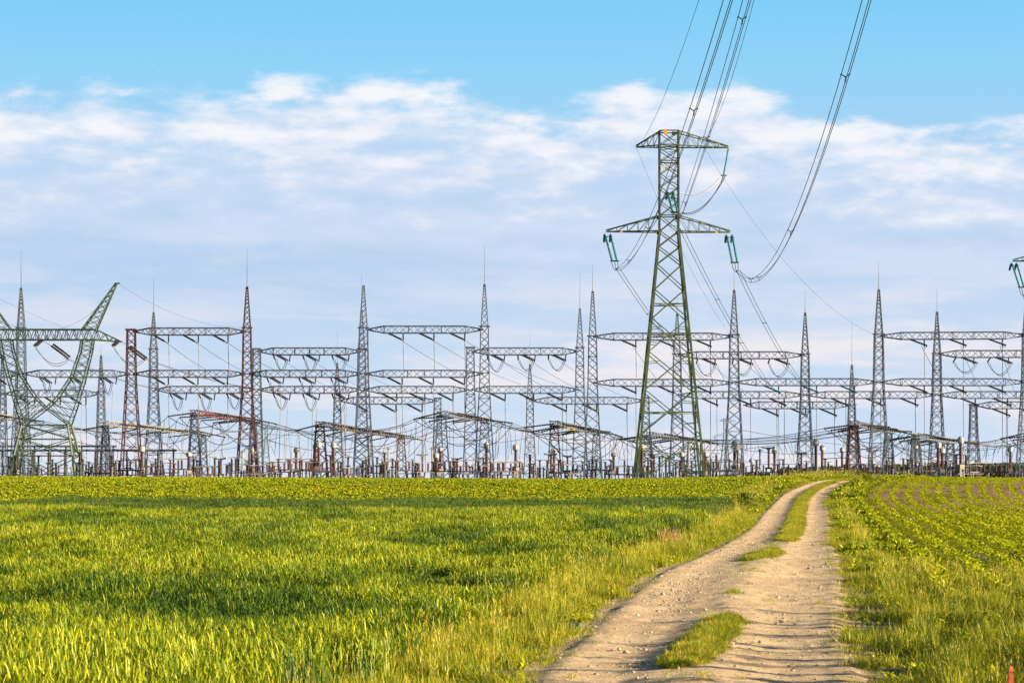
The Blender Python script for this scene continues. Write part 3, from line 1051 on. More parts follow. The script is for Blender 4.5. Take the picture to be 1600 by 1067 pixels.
# ------------------------------------------------------------------ substation masts
AD, BD, CD, A2D, B2D, C2D = 350, 428, 500, 335, 410, 490
MASTS = [
    # px, D, shoulder y, spire top y, rod top y, colour, label, base width px, shoulder width px
    (33, AD, 512, 450, 391, 'grey', 'grey spired mast behind the green Y-shaped pylon at the left edge', 32, 11.5),
    (205, AD, 515, None, None, 'red', 'red flat-topped mast to the right of the green Y-shaped pylon', 33, 12),
    (386, AD, 512, 448, 387, 'red', 'red spired mast with a long lightning rod', 33, 11.5),
    (568, AD, 512, 446, None, 'grey', 'grey spired mast without a rod, right of the red spired one', 33, 12.5),
    (757, AD, 510, 444, 380, 'grey', 'grey spired mast with the tallest rod, left of the middle', 32, 12),
    (926, A2D, 525, 455, 414, 'grey', 'tall grey spired mast just left of the tall green pylon, nearer of two', 29, 12),
    (1147, A2D, 523, 453, 418, 'grey', 'tall grey spired mast just right of the tall green pylon', 31, 12.5),
    (1373, A2D, 522, 452, 409, 'grey', 'tall grey spired mast right of the end of the track', 32, 12.5),
    (1605, A2D, 521, 452, 409, 'grey', 'grey mast cut by the right edge of the photo', 32, 12.5),
    (240, BD, 545, 488, 433, 'grey', 'slim grey spired mast behind the red flat-topped mast', 28, 11),
    (401, BD, 545, None, None, 'grey', 'grey flat-topped mast close behind the red spired mast', 21, 11),
    (565, BD, 545, 485, 429, 'grey', 'slim grey spired mast almost hidden behind a nearer grey one', 26, 11),
    (735, BD, 543, None, None, 'grey', 'grey flat-topped mast close left of the mast with the tallest rod', 24, 11),
    (906, BD, 543, 482, 425, 'grey', 'slim grey spired mast left of the tall green pylon, farther of two', 25, 11),
    (1058, B2D, 553, 490, 452, 'grey', 'slim grey spired mast seen through the tall green pylon', 25, 11),
    (1258, B2D, 553, 488, 452, 'grey', 'slim grey spired mast standing above the left rut of the track end', 26, 11),
    (1464, B2D, 552, 487, 449, 'grey', 'slim grey spired mast above the crop rows at right', 26, 11),
    (4, CD, 614, 556, None, 'grey', 'small far mast at the very left edge of the photo', 16, 9),
    (158, CD, 612, 555, 538, 'grey', 'small far spired mast between the green Y-shaped pylon and red flat-topped mast', 21, 9.5),
    (527, CD, 622, 567, 516, 'grey', 'small far spired mast left of the middle grey spired mast', 20, 9.5),
    (828, CD, 622, 569, 515, 'grey', 'small far spired mast standing alone left of the tall green pylon', 21, 9.5),
    (684, CD, 622, None, None, 'grey', 'small far flat-topped mast left of the mast with the tallest rod', 20, 9.5),
    (1009, CD, 621, None, None, 'grey', 'small far flat-topped mast behind the left foot of the tall pylon', 20, 9.5),
    (1331, C2D, 632, 570, 499, 'grey', 'small far spired mast with a long rod above the right rut of the track', 20, 9.5),
    (1521, C2D, 632, None, None, 'grey', 'small far flat-topped mast above the crop rows near the right edge', 22, 9.5),
]
for (px, D, ysh, yt, yr, colr, lb, bw, sw) in MASTS:
    lattice_mast(px, D, ysh, yt, yr, colr, lb, bw, sw)

BEAMS = [
    (213, 518, 379, 518, AD, 'brown', 'upper brown beam between the red flat-topped and red spired masts', 'S', 582),
    (578, 515, 750, 515, AD, 'grey', 'upper grey beam between two grey spired masts left of the middle', 'S', 582),
    (-60, 584, 27, 584, AD, 'grey', 'short grey beam end at the left edge behind the green pylon', 'S', None),
    (40, 584, 198, 584, AD, 'grey', 'grey beam passing behind the green Y-shaped pylon', 'U', 742),
    (213, 584, 378, 584, AD, 'brown', 'lower brown beam between the red flat-topped and red spired masts', 'S', 690),
    (394, 584, 561, 584, AD, 'brown', 'brown beam between the red spired mast and the grey spired one', 'U', 735),
    (576, 584, 750, 584, AD, 'grey', 'lower grey beam between two grey spired masts left of the middle', 'S', 735),
    (407, 549, 560, 549, BD, 'brown', 'brown beam set back right of the red spired mast, upper of two', 'U', None),
    (741, 549, 900, 549, BD, 'grey', 'grey beam set back right of the mast with the tallest rod, upper of two', 'U', None),
    (246, 609, 394, 609, BD, 'brown', 'brown beam set back between the slim grey mast and red spired mast', 'U', 735),
    (407, 609, 560, 609, BD, 'brown', 'brown beam set back right of the red spired mast, lower of two', 'U', 740),
    (572, 609, 729, 609, BD, 'grey', 'grey beam set back left of the mast with the tallest rod', 'S', 740),
    (741, 609, 900, 609, BD, 'grey', 'grey beam set back right of the mast with the tallest rod, lower of two', 'S', 740),
    (10, 615, 153, 615, CD, 'grey', 'small far beam behind the green Y-shaped pylon', 'S', 735),
    (533, 626, 679, 626, CD, 'grey', 'small far beam between the small spired and flat-topped masts left of the middle', 'S', 735),
    (834, 626, 1003, 626, CD, 'grey', 'small far beam ending behind the left foot of the tall pylon', 'S', 738),
    (932, 526, 1140, 526, A2D, 'grey', 'upper grey beam passing behind the tall green pylon', 'S', 590),
    (932, 598, 1140, 598, A2D, 'grey', 'lower grey beam passing behind the tall green pylon', 'S', 735),
    (1154, 597, 1366, 597, A2D, 'grey', 'grey beam with teal insulators above the track end', 'S', 735),
    (1380, 525, 1598, 524, A2D, 'grey', 'upper grey beam near the right edge', 'S', 590),
    (1380, 597, 1598, 597, A2D, 'grey', 'lower grey beam near the right edge', 'S', 735),
    (1064, 555, 1252, 555, B2D, 'grey', 'grey beam set back just right of the tall green pylon, upper of two', 'U', None),
    (1470, 553, 1650, 553, B2D, 'grey', 'grey beam set back at the right edge, upper of two', 'U', None),
    (1064, 617, 1252, 617, B2D, 'grey', 'grey beam set back just right of the tall green pylon, lower of two', 'S', 735),
    (1264, 617, 1458, 617, B2D, 'grey', 'grey beam set back behind the mast right of the track end', 'S', 735),
    (1470, 617, 1650, 617, B2D, 'grey', 'grey beam set back at the right edge, lower of two', 'S', 735),
    (1165, 633, 1326, 633, C2D, 'grey', 'small far beam ending at the small spired mast with a long rod', 'S', 738),
    (1526, 633, 1680, 633, C2D, 'grey', 'small far beam at the right edge above the crop rows', 'S', 738),
]
for bm in BEAMS:
    x1, y1, x2, y2, D, colr, lb, st, dr = bm
    gantry_beam(x1, y1, x2, y2, D, colr, lb, st, drop=dr, glass=(0, 1, 2) if 'teal' in lb else ())

# phase conductors strung in depth between the rows of gantries
G4 = 'phase conductors between the gantry rows'
SPANS = [(212, 380, 524, AD, 300, 500, 592, 505, 'upper brown beam of the red masts'), (578, 752, 521, AD, 700, 905, 600, 505, 'upper grey beam left of the middle'),
         (932, 1142, 532, A2D, 1010, 1180, 623, 490, 'upper beam behind the tall pylon'), (1380, 1600, 531, A2D, 1440, 1620, 620, 490, 'upper grey beam at the right'),
         (402, 560, 555, BD, 500, 690, 620, 505, 'upper set-back brown beam'), (740, 902, 555, BD, 850, 1010, 622, 505, 'upper set-back beam left of the tall pylon'),
         (1060, 1256, 561, B2D, 1150, 1330, 632, 492, 'upper set-back beam right of the tall pylon')]
ORD = ('left', 'middle', 'right')
for (xa, xb, ya, da, xc, xd, yc, dc, lb) in SPANS:
    for i, t in enumerate((0.27, 0.55, 0.83)):
        a = P(xa + (xb - xa) * t, ya + 9, da - 2 if da < 400 else da + 3)
        b = P(xc + (xd - xc) * t, yc, dc)
        line('conductor', '%s of three thin conductors leaving the %s' % (ORD[i], lb), a, b, 0.6, 0.035, G4)

# ------------------------------------------------------------------ low strung-bus gantries
LOW = [
    # near px,py, far px,py, D near, D far, beam colour, near column colour, far colour, label, column px
    (-70, 640, 30, 655, 350, 405, 'pale', 'grey', 'grey', 'low pale bus gantry running off the left edge', 20),
    (165, 661, 318, 677, 365, 448, 'pale', 'grey', 'grey', 'low pale bus gantry behind the red flat-topped mast', 18),
    (304, 644, 396, 657, 360, 420, 'rust', 'grey', 'grey', 'low bus gantry with a bright rust-red beam left of the red spired mast', 22),
    (500, 662, 627, 682, 345, 452, 'brown', 'red', 'red', 'low bus gantry on two red columns either side of the middle grey spired mast', 26),
    (690, 645, 757, 656, 350, 396, 'grey', 'grey', 'grey', 'low bus gantry on grey columns at the mast with the tallest rod', 27),
    (866, 661, 932, 675, 340, 408, 'grey', 'red', 'grey', 'low bus gantry on a red column left of the tall green pylon', 24),
    (1012, 678, 1080, 687.5, 345, 399, 'grey', 'grey', 'grey', 'low bus gantry behind the feet of the tall green pylon', 22),
    (1334, 661, 1388, 672, 340, 389, 'grey', 'red', 'grey', 'low bus gantry on a red column at the end of the track', 24),
    (1431, 680, 1485, 689, 345, 398, 'grey', 'grey', 'grey', 'low bus gantry on grey columns above the crop rows', 22),
    (1612, 676, 1660, 686, 345, 410, 'brown', 'grey', 'grey', 'low bus gantry at the right edge', 22),
]
low_ends = []
for gi, (x1, y1, x2, y2, d1, d2, bc, c1, c2, lb, cw) in enumerate(LOW):
    a, b = P(x1, y1, d1), P(x2, y2, d2)
    o = thing('bus_gantry', lb, 'gantry', tuple((a + b) / 2 - V(0, 0, a.z - 1.3)), 'low bus gantries')
    for end, cc, dd in ((a, c1, d1), (b, c2, d2)):
        s = d1 / F
        zg = float(ground(end.x, end.y)) - 0.1
        top = end.z - 0.45
        lev = lattice_levels(zg, cw * s, top, cw * s * 0.46, 0.85)
        mb = MB()
        for i in range(len(lev) - 1):
            for k in range(4):
                mb.bar(corners((end.x, end.y), *lev[i])[k], corners((end.x, end.y), *lev[i + 1])[k], 0.075, cap=False)
        brace(mb, lev, (end.x, end.y), 0.04, 2)
        q = corners((end.x, end.y), top, cw * s * 0.55)
        for k in range(4):
            mb.bar(q[k], q[(k + 1) % 4], 0.08)
        mb.build('column', M[cc], o)
    ax = (b - a).normalized()
    side = V(0, 0, 1).cross(ax).normalized()
    tb = MB()
    L = (b - a).length
    n = int(L / 1.6)
    qa = [a - ax * 1.5 + side * (0.55 * sx) + V(0, 0, 0.30 * sz) for sx, sz in ((1, 1), (-1, 1), (-1, -1), (1, -1))]
    qb = [p + ax * (L + 3) for p in qa]
    for k in range(4):
        tb.bar(qa[k], qb[k], 0.055)
        zigzag(tb, qa[k], qa[(k + 1) % 4], qb[k], qb[(k + 1) % 4], n, 0.032)
    tb.build('truss', M[bc], o)
    ends = []
    nph = 6
    for i in range(nph):
        t = (i + 0.5) / nph
        c = a.lerp(b, t)
        pr = []
        for sg in (-1, 1):
            e = c + V(sg * (4.6 + 0.7 * R.random()), R.uniform(-0.5, 0.5), -0.45 - 0.45 * R.random())
            mb = MB()
            mb.ribs(c + V(sg * 0.6, 0, R.uniform(-0.3, 0.3)), e, 0.16, 12, 0.6, 6)
            mb.build('insulator_string', M['porcelain'] if i % 3 else M['dark'], o)
            pr.append(e)
        jw = MB(); jw.tube(sag_pts(pr[0], pr[1], 1.7 + 1.1 * (i % 3), 12), 0.05, 4); jw.build('jumper_wire', M['wire'], o)
        ends.append(pr)
    if gi in (3, 5):
        for i in range(3):
            mb = MB(); c = a.lerp(b, 0.1 + 0.12 * i) + V(0.3, -0.6, -0.4); mb.box(tuple(c), 0.7, 0.12, 0.35); mb.build('marker_plate', M['yellow'], o)
    low_ends.append(ends)
G5 = 'strung bus conductors between low gantries'
for gi in range(len(LOW) - 1):
    nm = LOW[gi][9].replace('low ', '', 1)
    for i in range(6):
        A, B = low_ends[gi][i][1], low_ends[gi + 1][i][0]
        if B.x - A.x < 1.0:
            continue
        sg_ = 0.35 + 0.012 * (B.x - A.x) + 0.1 * R.random()
        bo = line('bus_conductor', 'one of several thin dark bus conductors strung between the low gantries', A, B, sg_, 0.042, G5, n=10, cat='conductor')
        for t_ in (R.uniform(0.05, 0.3), R.uniform(0.35, 0.62), R.uniform(0.68, 0.95)):
            tp = A.lerp(B, t_) + V(0, 0, -4 * sg_ * t_ * (1 - t_))
            bt = V(tp.x + R.uniform(-1.2, 1.2), tp.y + R.uniform(-1, 1), R.uniform(4.6, 6.2))
            dw = MB(); dw.tube([tp, tp.lerp(bt, 0.35) + V(0.25 * (bt.x - tp.x), 0, -0.3), bt], 0.032, 4); dw.build('dropper_wire', M['wire'], bo)

for (xa, ya, da, xb, yb, db, sg, lb) in ((-60, 655, 380, 318, 668, 430, 1.5, 'slack conductor behind the left green pylon'), (120, 690, 360, 470, 672, 380, 2.6, 'slack conductor dipping past the red masts'),
        (330, 668, 440, 640, 662, 470, 1.8, 'slack conductor behind the middle grey mast'), (420, 688, 350, 700, 664, 372, 2.8, 'slack conductor rising to the grey low column'),
        (640, 684, 455, 900, 663, 420, 2.2, 'slack conductor left of the red low column'), (780, 660, 400, 1010, 682, 352, 1.6, 'slack conductor ending behind the tall pylon'),
        (960, 682, 430, 1340, 664, 352, 3.0, 'slack conductor passing behind the tall pylon'), (1100, 690, 400, 1440, 684, 352, 2.2, 'slack conductor over the end of the track'),
        (1390, 674, 392, 1640, 680, 352, 2.6, 'slack conductor over the crop rows'), (1150, 670, 420, 1640, 690, 470, 2.4, 'long slack conductor at the right')):
    bo = line('conductor', lb, P(xa, ya, da), P(xb, yb, db), sg, 0.036, G4, n=16)
    for t_ in (0.2, 0.42, 0.63, 0.85):
        tp = P(xa, ya, da).lerp(P(xb, yb, db), t_) + V(0, 0, -4 * sg * t_ * (1 - t_))
        bt = V(tp.x + R.uniform(-1.6, 1.6), tp.y + R.uniform(-1, 1), R.uniform(4.4, 6.0))
        dw = MB(); dw.tube(sag_pts(tp, bt, 0.5 * R.random(), 6), 0.03, 4); dw.build('dropper_wire', M['wire'], bo)

# ------------------------------------------------------------------ switchgear standing on the ground
def gear_post():
    o = thing('post_insulator', '', 'insulator')
    b = MB(); b.bar(V(0, 0, 0), V(0, 0, 2.3), 0.16, 0.13, n=8); b.box((0, 0, 2.34), 0.5, 0.5, 0.08); b.build('pedestal', M['dark'], o)
    b = MB(); b.ribs(V(0, 0, 2.38), V(0, 0, 4.2), 0.19, 11, 0.6, 8); b.build('insulator_stack', M['porcelain'], o)
    b = MB(); b.bar(V(0, 0, 4.2), V(0, 0, 4.4), 0.12, n=8); b.bar(V(-0.5, 0, 4.42), V(0.5, 0, 4.42), 0.05, n=6); b.build('terminal_clamp', M['pale'], o)
    return o


def gear_disconnector():
    o = thing('disconnector', '', 'disconnector')
    b = MB()
    for x in (-1.3, 1.3):
        for y in (-0.3, 0.3):
            b.bar(V(x, y, 0), V(x, y, 2.3), 0.06)
        for i in range(3):
            b.bar(V(x, -0.3, i * 0.76), V(x, 0.3, (i + 1) * 0.76), 0.03)
    for y in (-0.3, 0.3):
        b.bar(V(-1.9, y, 2.36), V(1.9, y, 2.36), 0.09)
    b.build('support_frame', M['brown'], o)
    for x in (-1.6, 0, 1.6):
        b = MB(); b.ribs(V(x, 0, 2.45), V(x, 0, 3.75), 0.17, 9, 0.6, 8); b.build('insulator_stack', M['redporc'], o)
    b = MB(); b.bar(V(-1.6, 0, 3.82), V(1.6, 0, 3.95), 0.05, n=6); b.bar(V(-1.9, 0, 3.8), V(-1.3, 0, 3.8), 0.09, n=6); b.bar(V(1.3, 0, 3.8), V(1.9, 0, 3.8), 0.09, n=6)
    b.build('contact_arm', M['pale'], o)
    return o


def gear_ct():
    o = thing('current_transformer', '', 'transformer')
    b = MB()
    for x in (-0.3, 0.3):
        for y in (-0.3, 0.3):
            b.bar(V(x, y, 0), V(x, y, 2.0), 0.055)
    for k in range(3):
        b.bar(V(-0.3, -0.3, k * 0.65), V(0.3, -0.3, k * 0.65 + 0.6), 0.03); b.bar(V(-0.3, 0.3, k * 0.65), V(0.3, 0.3, k * 0.65 + 0.6), 0.03)
    b.build('support_frame', M['grey'], o)
    b = MB(); b.box((0, 0, 2.3), 0.75, 0.75, 0.55); b.build('base_tank', M['concrete'], o)
    b = MB(); b.ribs(V(0, 0, 2.58), V(0, 0, 4.9), 0.27, 14, 0.65, 9); b.build('insulator_stack', M['redporc'], o)
    b = MB(); b.lathe(V(0, 0, 4.9), V(0, 0, 5.8), [(0, 0.22), (0.12, 0.42), (0.7, 0.42), (0.85, 0.3), (1, 0.06)], 10); b.build('head', M['white'], o)
    return o


def gear_breaker():
    o = thing('circuit_breaker', '', 'breaker')
    b = MB()
    for x in (-0.4, 0.4):
        b.bar(V(x, 0, 0), V(x * 0.8, 0, 2.2), 0.09)
    b.bar(V(-0.5, 0, 2.25), V(0.5, 0, 2.25), 0.1); b.bar(V(-0.4, 0, 0.4), V(0.33, 0, 1.9), 0.04)
    b.build('support_frame', M['dark'], o)
    b = MB(); b.box((0.1, -0.35, 1.2), 0.6, 0.4, 0.9); b.build('drive_cabinet', M['pale'], o)
    b = MB(); b.ribs(V(0, 0, 2.32), V(0, 0, 4.6), 0.2, 12, 0.6, 8); b.build('insulator_stack', M['redporc'], o)
    b = MB(); b.box((0, 0, 4.75), 0.4, 0.4, 0.35); b.build('gear_housing', M['pale'], o)
    for sg in (-1, 1):
        b = MB(); b.ribs(V(sg * 0.2, 0, 4.8), V(sg * 0.95, 0, 4.98), 0.15, 7, 0.6, 8); b.build('interrupter', M['white'], o)
    return o


def gear_arrester():
    o = thing('surge_arrester', '', 'arrester')
    b = MB()
    for i, (x, y) in enumerate(((-0.25, -0.25), (0.25, -0.25), (0.25, 0.25), (-0.25, 0.25))):
        b.bar(V(x, y, 0), V(x * 0.7, y * 0.7, 2.5), 0.05)
    for k in range(4):
        sg = 1 if k % 2 else -1
        b.bar(V(-0.22 * sg, -0.22, k * 0.6), V(0.22 * sg, -0.22, (k + 1) * 0.6), 0.028)
    b.build('support_frame', M['dark'], o)
    b = MB(); b.ribs(V(0, 0, 2.5), V(0, 0, 5.6), 0.17, 18, 0.6, 8); b.build('insulator_stack', M['white'], o)
    b = MB()
    b.tube([V(0.42 * math.cos(t), 0.42 * math.sin(t), 5.35) for t in np.linspace(0, 2 * math.pi, 13)], 0.04, 5)
    for t in (0, 2.1, 4.2):
        b.bar(V(0.42 * math.cos(t), 0.42 * math.sin(t), 5.35), V(0, 0, 5.6), 0.025)
    b.build('grading_ring', M['pale'], o)
    return o


def gear_pillar():
    o = thing('support_pillar', '', 'pillar')
    b = MB(); b.bar(V(0, 0, 0), V(0, 0, 3.1), 0.24, 0.19, n=8); b.build('shaft', M['dark'], o)
    b = MB(); b.box((0, 0, 3.16), 0.7, 0.5, 0.2); b.build('cap_beam', M['dark'], o)
    b = MB(); b.ribs(V(0, 0, 3.3), V(0, 0, 4.5), 0.2, 8, 0.6, 8); b.build('insulator_stack', M['porcelain'], o)
    b = MB(); b.box((0, 0, 4.58), 0.5, 0.25, 0.16); b.bar(V(0, 0, 4.6), V(-0.9, 0, 4.72), 0.04); b.build('terminal_clamp', M['dark'], o)
    return o


KINDS = {
    'post': (gear_post, 'dark post insulator', 'dark post insulators on the ground'),
    'disc': (gear_disconnector, 'red-brown disconnector', 'red-brown disconnectors on the ground'),
    'ct': (gear_ct, 'white-headed current transformer', 'current transformers on the ground'),
    'brk': (gear_breaker, 'T-headed circuit breaker', 'circuit breakers on the ground'),
    'arr': (gear_arrester, 'tall pale surge arrester', 'surge arresters on the ground'),
    'pil': (gear_pillar, 'short dark support pillar', 'dark support pillars on the ground'),
}
LAND = [(33, 'grey spired mast at left'), (75, 'green Y-shaped pylon'), (158, 'far mast beside the green pylon'), (205, 'red flat-topped mast'), (240, 'slim mast behind the red one'),
        (304, 'grey column of the rust-red beam'), (386, 'red spired mast'), (500, 'nearer red low column'), (568, 'grey spired mast without a rod'), (627, 'farther red low column'),
        (690, 'grey column left of the tallest rod'), (757, 'mast with the tallest rod'), (828, 'small far mast standing alone'), (866, 'red low column left of the tall pylon'), (926, 'grey spired mast left of the tall pylon'),
        (993, 'left foot of the tall pylon'), (1045, 'middle of the tall pylon'), (1095, 'right foot of the tall pylon'), (1147, 'grey spired mast right of the tall pylon'), (1258, 'slim mast over the track end'),
        (1334, 'red low column at the track end'), (1373, 'spired mast right of the track end'), (1431, 'low grey column over the crop rows'), (1464, 'slim mast over the crop rows'), (1521, 'far flat-topped mast at right')]
gear = []
seq = ['pil', 'disc', 'post', 'disc', 'ct', 'pil', 'brk', 'post', 'disc', 'pil', 'arr', 'post', 'disc', 'disc', 'brk', 'ct', 'post', 'disc']
x = 6.0
i = 0
while x < 1604:
    k = seq[(i * 7 + R.randrange(3)) % len(seq)]
    if x < 290 and k in ('brk',):
        k = 'pil'
    gear.append((x, k, R.choice((318, 322, 328, 333, 338, 343, 362, 370, 378, 386, 394, 402, 440))))
    x += {'disc': 19, 'brk': 14, 'ct': 12, 'arr': 11, 'post': 9, 'pil': 10}[k] * (0.32 + 0.36 * R.random()) * (1.25 if x > 1165 else 1.0)
    i += 1
proto = {}
cnt = {}
order = ('first', 'second', 'third', 'fourth', 'fifth', 'sixth', 'seventh', 'eighth', 'ninth', 'tenth', 'eleventh', 'twelfth', 'thirteenth', 'fourteenth', 'fifteenth', 'sixteenth', 'seventeenth', 'eighteenth')
byk = {}
for g in gear:
    ld = min(LAND, key=lambda t: abs(t[0] - g[0]))
    sidew = 'right' if g[0] >= ld[0] else 'left'
    byk.setdefault((g[1], ld[1], sidew), []).append((abs(g[0] - ld[0]), g))
labels = {}
for (k, ln, sd), lst in byk.items():
    lst.sort(key=lambda t: t[0])
    for j, (_, g) in enumerate(lst):
        od = '' if len(lst) == 1 else order[min(j, 17)] + ' '
        labels[g] = '%s%s %s of the %s' % (od, KINDS[k][1], sd, ln)
for g in gear:
    px, k, D = g
    if k not in proto:
        o = KINDS[k][0]()
        proto[k] = o
    else:
        o = copy_tree(proto[k])
    X = (px - 800) / F * D
    o.location = (X, D, float(ground(X, D)) - 0.05 + R.uniform(-0.35, 0.15))
    o.rotation_euler = (0, 0, R.uniform(-0.5, 0.5))
    _sc = R.uniform(0.7, 1.0) if k in ('pil', 'post', 'disc') else R.uniform(0.8, 1.2); o.scale = (1, 1, _sc)
    tag(o, labels[g], {'post': 'insulator', 'disc': 'disconnector', 'ct': 'transformer', 'brk': 'breaker', 'arr': 'arrester', 'pil': 'pillar'}[k], KINDS[k][2])

# two tubular busbars on posts at the left
for (xa, xb, y, D, lb) in ((-40, 276, 703.5, 352, 'long grey tubular busbar on dark posts, lower of two at the left'), (-40, 182, 697, 372, 'long grey tubular busbar on dark posts, upper of two at the left')):
    a, b = P(xa, y, D), P(xb, y, D)
    o = thing('tubular_busbar', lb, 'busbar', tuple((a + b) / 2), 'tubular busbars')
    t = MB(); t.bar(a, b, 0.17, n=8); t.build('tube', M['grey'], o)
    nP = int((xb - xa) / 23)
    for i in range(nP):
        c = a.lerp(b, (i + 0.8) / nP)
        zg = float(ground(c.x, c.y)) - 0.1
        mb = MB(); mb.bar(V(c.x, c.y, zg), V(c.x, c.y, c.z - 1.55), 0.15, 0.12, n=7); mb.ribs(V(c.x, c.y, c.z - 1.55), V(c.x, c.y, c.z - 0.12), 0.17, 8, 0.6, 7)
        mb.bar(V(c.x, c.y, c.z - 0.15), V(c.x, c.y, c.z), 0.12, n=7)
        mb.build('post', M['dark'], o)

# ------------------------------------------------------------------ far trees
def build_treeline():
    mb = MB()
    rr = random.Random(5)
    for px in np.arange(1100, 1800, 1.1):
        D = rr.uniform(900, 1050)
        hh = (2.5 + 7.5 * float(fbm(px * 0.035, 2.2, 3))) * (0.4 + 0.75 * min(1, max(0, (px - 1150) / 300)))
        X = (px - 800) / F * D
        zg = float(ground(X, D))
        for j in range(60):
            z = zg + hh * rr.random() ** 0.8
            c = V(X + rr.gauss(0, 1.5), D + rr.gauss(0, 2), z)
            rd = rr.uniform(0.3, 0.75)
            ax = V(rr.gauss(0, 1), rr.gauss(0, 1), rr.gauss(0, 1)).normalized()
            u = ax.orthogonal().normalized() * rd
            w = ax.cross(u).normalized() * rd
            mb.add([c - u - w * 0.4, c + u * 0.2 - w, c + u + w * 0.3, c - u * 0.1 + w], [(0, 1, 2, 3)], rr.random())
    o = mb.build('treeline', M['tree'], tint=True)
    tag(o, 'low dark line of distant trees on the horizon at right', 'trees', kind='stuff')


build_treeline()

# ------------------------------------------------------------------ vegetation
PROTO = bpy.data.collections.new('plant_patches')       # sources for the scattered fields, not linked to the scene


def blade(mb, x, y, z, h, w, yaw, lean, droop, tint, segs=3):
    """one curved leaf"""
    dx, dy = math.cos(yaw), math.sin(yaw)
    sx, sy = -dy, dx
    vs_, fs = [], []
    for i in range(segs + 1):
        t = i / segs
        out = lean * t + droop * t * t
        zz = z + h * (t - 0.28 * max(0.0, droop) / max(h, 0.01) * t * t)
        ww = w * (1 - t ** 2.2) * (0.65 + 0.7 * t if t < 0.5 else 1.0)
        px_, py_ = x + dx * out, y + dy * out
        if i == segs:
            vs_.append(Vector((px_, py_, zz)))
        else:
            vs_.append(Vector((px_ - sx * ww / 2, py_ - sy * ww / 2, zz)))
            vs_.append(Vector((px_ + sx * ww / 2, py_ + sy * ww / 2, zz)))
    for i in range(segs - 1):
        fs.append((2 * i, 2 * i + 1, 2 * i + 3, 2 * i + 2))
    fs.append((2 * (segs - 1), 2 * (segs - 1) + 1, 2 * segs))
    mb.add(vs_, fs, tint)


def to_proto(mb, name, mat, coll):
    me = bpy.data.meshes.new(name)
    me.from_pydata([tuple(v) for v in mb.v], [], mb.f)
    at = me.attributes.new('tint', 'FLOAT', 'POINT')
    at.data.foreach_set('value', mb.t)
    me.polygons.foreach_set('use_smooth', [True] * len(me.polygons))
    me.materials.append(mat)
    o = bpy.data.objects.new(name, me)
    coll.objects.link(o)
    return o


def patches(kind, mat, n, fn):
    coll = bpy.data.collections.new(kind + '_sources')
    for i in range(n):
        mb = MB()
        fn(mb, random.Random(100 * n + i + len(kind)))
        to_proto(mb, '%s_patch_%02d' % (kind, i), mat, coll)
    return coll


def wheat_patch(mb, r, side=0.55, n=66):
    for _ in range(n):
        x, y = r.uniform(-side / 2, side / 2), r.uniform(-side / 2, side / 2)
        H = 0.62 * r.uniform(0.70, 1.12)
        ly = r.uniform(0, 6.283)
        tn = min(1, max(0, r.gauss(0.46, 0.28)))
        lx, lyy = math.cos(ly) * 0.05, math.sin(ly) * 0.05
        # stem
        w = 0.004
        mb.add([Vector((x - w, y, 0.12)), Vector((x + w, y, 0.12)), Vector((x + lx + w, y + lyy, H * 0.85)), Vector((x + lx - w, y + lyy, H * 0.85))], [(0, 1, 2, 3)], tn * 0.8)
        # leaves
        for k in range(3):
            z0 = H * (0.40 + 0.22 * k)
            f = z0 / H
            yw = r.uniform(0, 6.283)
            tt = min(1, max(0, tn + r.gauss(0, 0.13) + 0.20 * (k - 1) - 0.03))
            L = r.uniform(0.085, 0.155)
            blade(mb, x + lx * f, y + lyy * f, z0, L, r.uniform(0.013, 0.021), yw, r.uniform(0.015, 0.06), r.uniform(0.0, 0.05) if r.random() < 0.72 else r.uniform(0.08, 0.16), tt)


def grass_patch(mb, r, side=0.42, n=80, hmin=0.06, hmax=0.29, wmax=0.012, dry=0.12):
    for _ in range(n):
        a = r.uniform(0, 6.283); rad = side / 2 * math.sqrt(r.random())
        x, y = rad * math.cos(a), rad * math.sin(a)
        h = r.uniform(hmin, hmax) * (1.1 - 0.5 * (rad / (side / 2)) ** 2)
        tn = r.uniform(0.8, 1.0) if r.random() < dry else min(0.9, max(0, r.gauss(0.42, 0.26)))
        blade(mb, x, y, -0.01, h, r.uniform(0.004, wmax), r.uniform(0, 6.283), r.uniform(0, 0.08) * h / 0.2, r.uniform(0, 0.1) * h / 0.2, tn)


def tall_grass(mb, r):
    grass_patch(mb, r, 0.5, 90, 0.14, 0.44, 0.014, 0.08)
    for _ in range(3):      # seed heads on thin stalks
        x, y = r.uniform(-0.22, 0.22), r.uniform(-0.22, 0.22)
        h = r.uniform(0.38, 0.62)
        yw = r.uniform(0, 6.283)
        blade(mb, x, y, 0, h, 0.005, yw, r.uniform(0.02, 0.08), 0.04, 0.75, 4)
        dx, dy = math.cos(yw) * 0.07, math.sin(yw) * 0.07
        for k in range(5):
            blade(mb, x + dx, y + dy, h * 0.80 + 0.03 * k, 0.06, 0.010, r.uniform(0, 6.283), 0.015, 0.01, 0.95, 2)


def leaf_face(mb, c, d, up, L, W, tint):
    """a broad pointed leaf, folded along its midrib"""
    d = d.normalized()
    s = d.cross(up)
    if s.length < 1e-3:
        s = V(1, 0, 0)
    s.normalize()
    nrm = s.cross(d)
    p = [c, c + d * (0.45 * L) + s * (W / 2) + nrm * (0.12 * W), c + d * L - nrm * (0.1 * L), c + d * (0.45 * L) - s * (W / 2) + nrm * (0.12 * W), c + d * (0.5 * L) - nrm * (0.04 * L)]
    mb.add(p, [(0, 1, 4), (1, 2, 4), (2, 3, 4), (3, 0, 4)], tint)


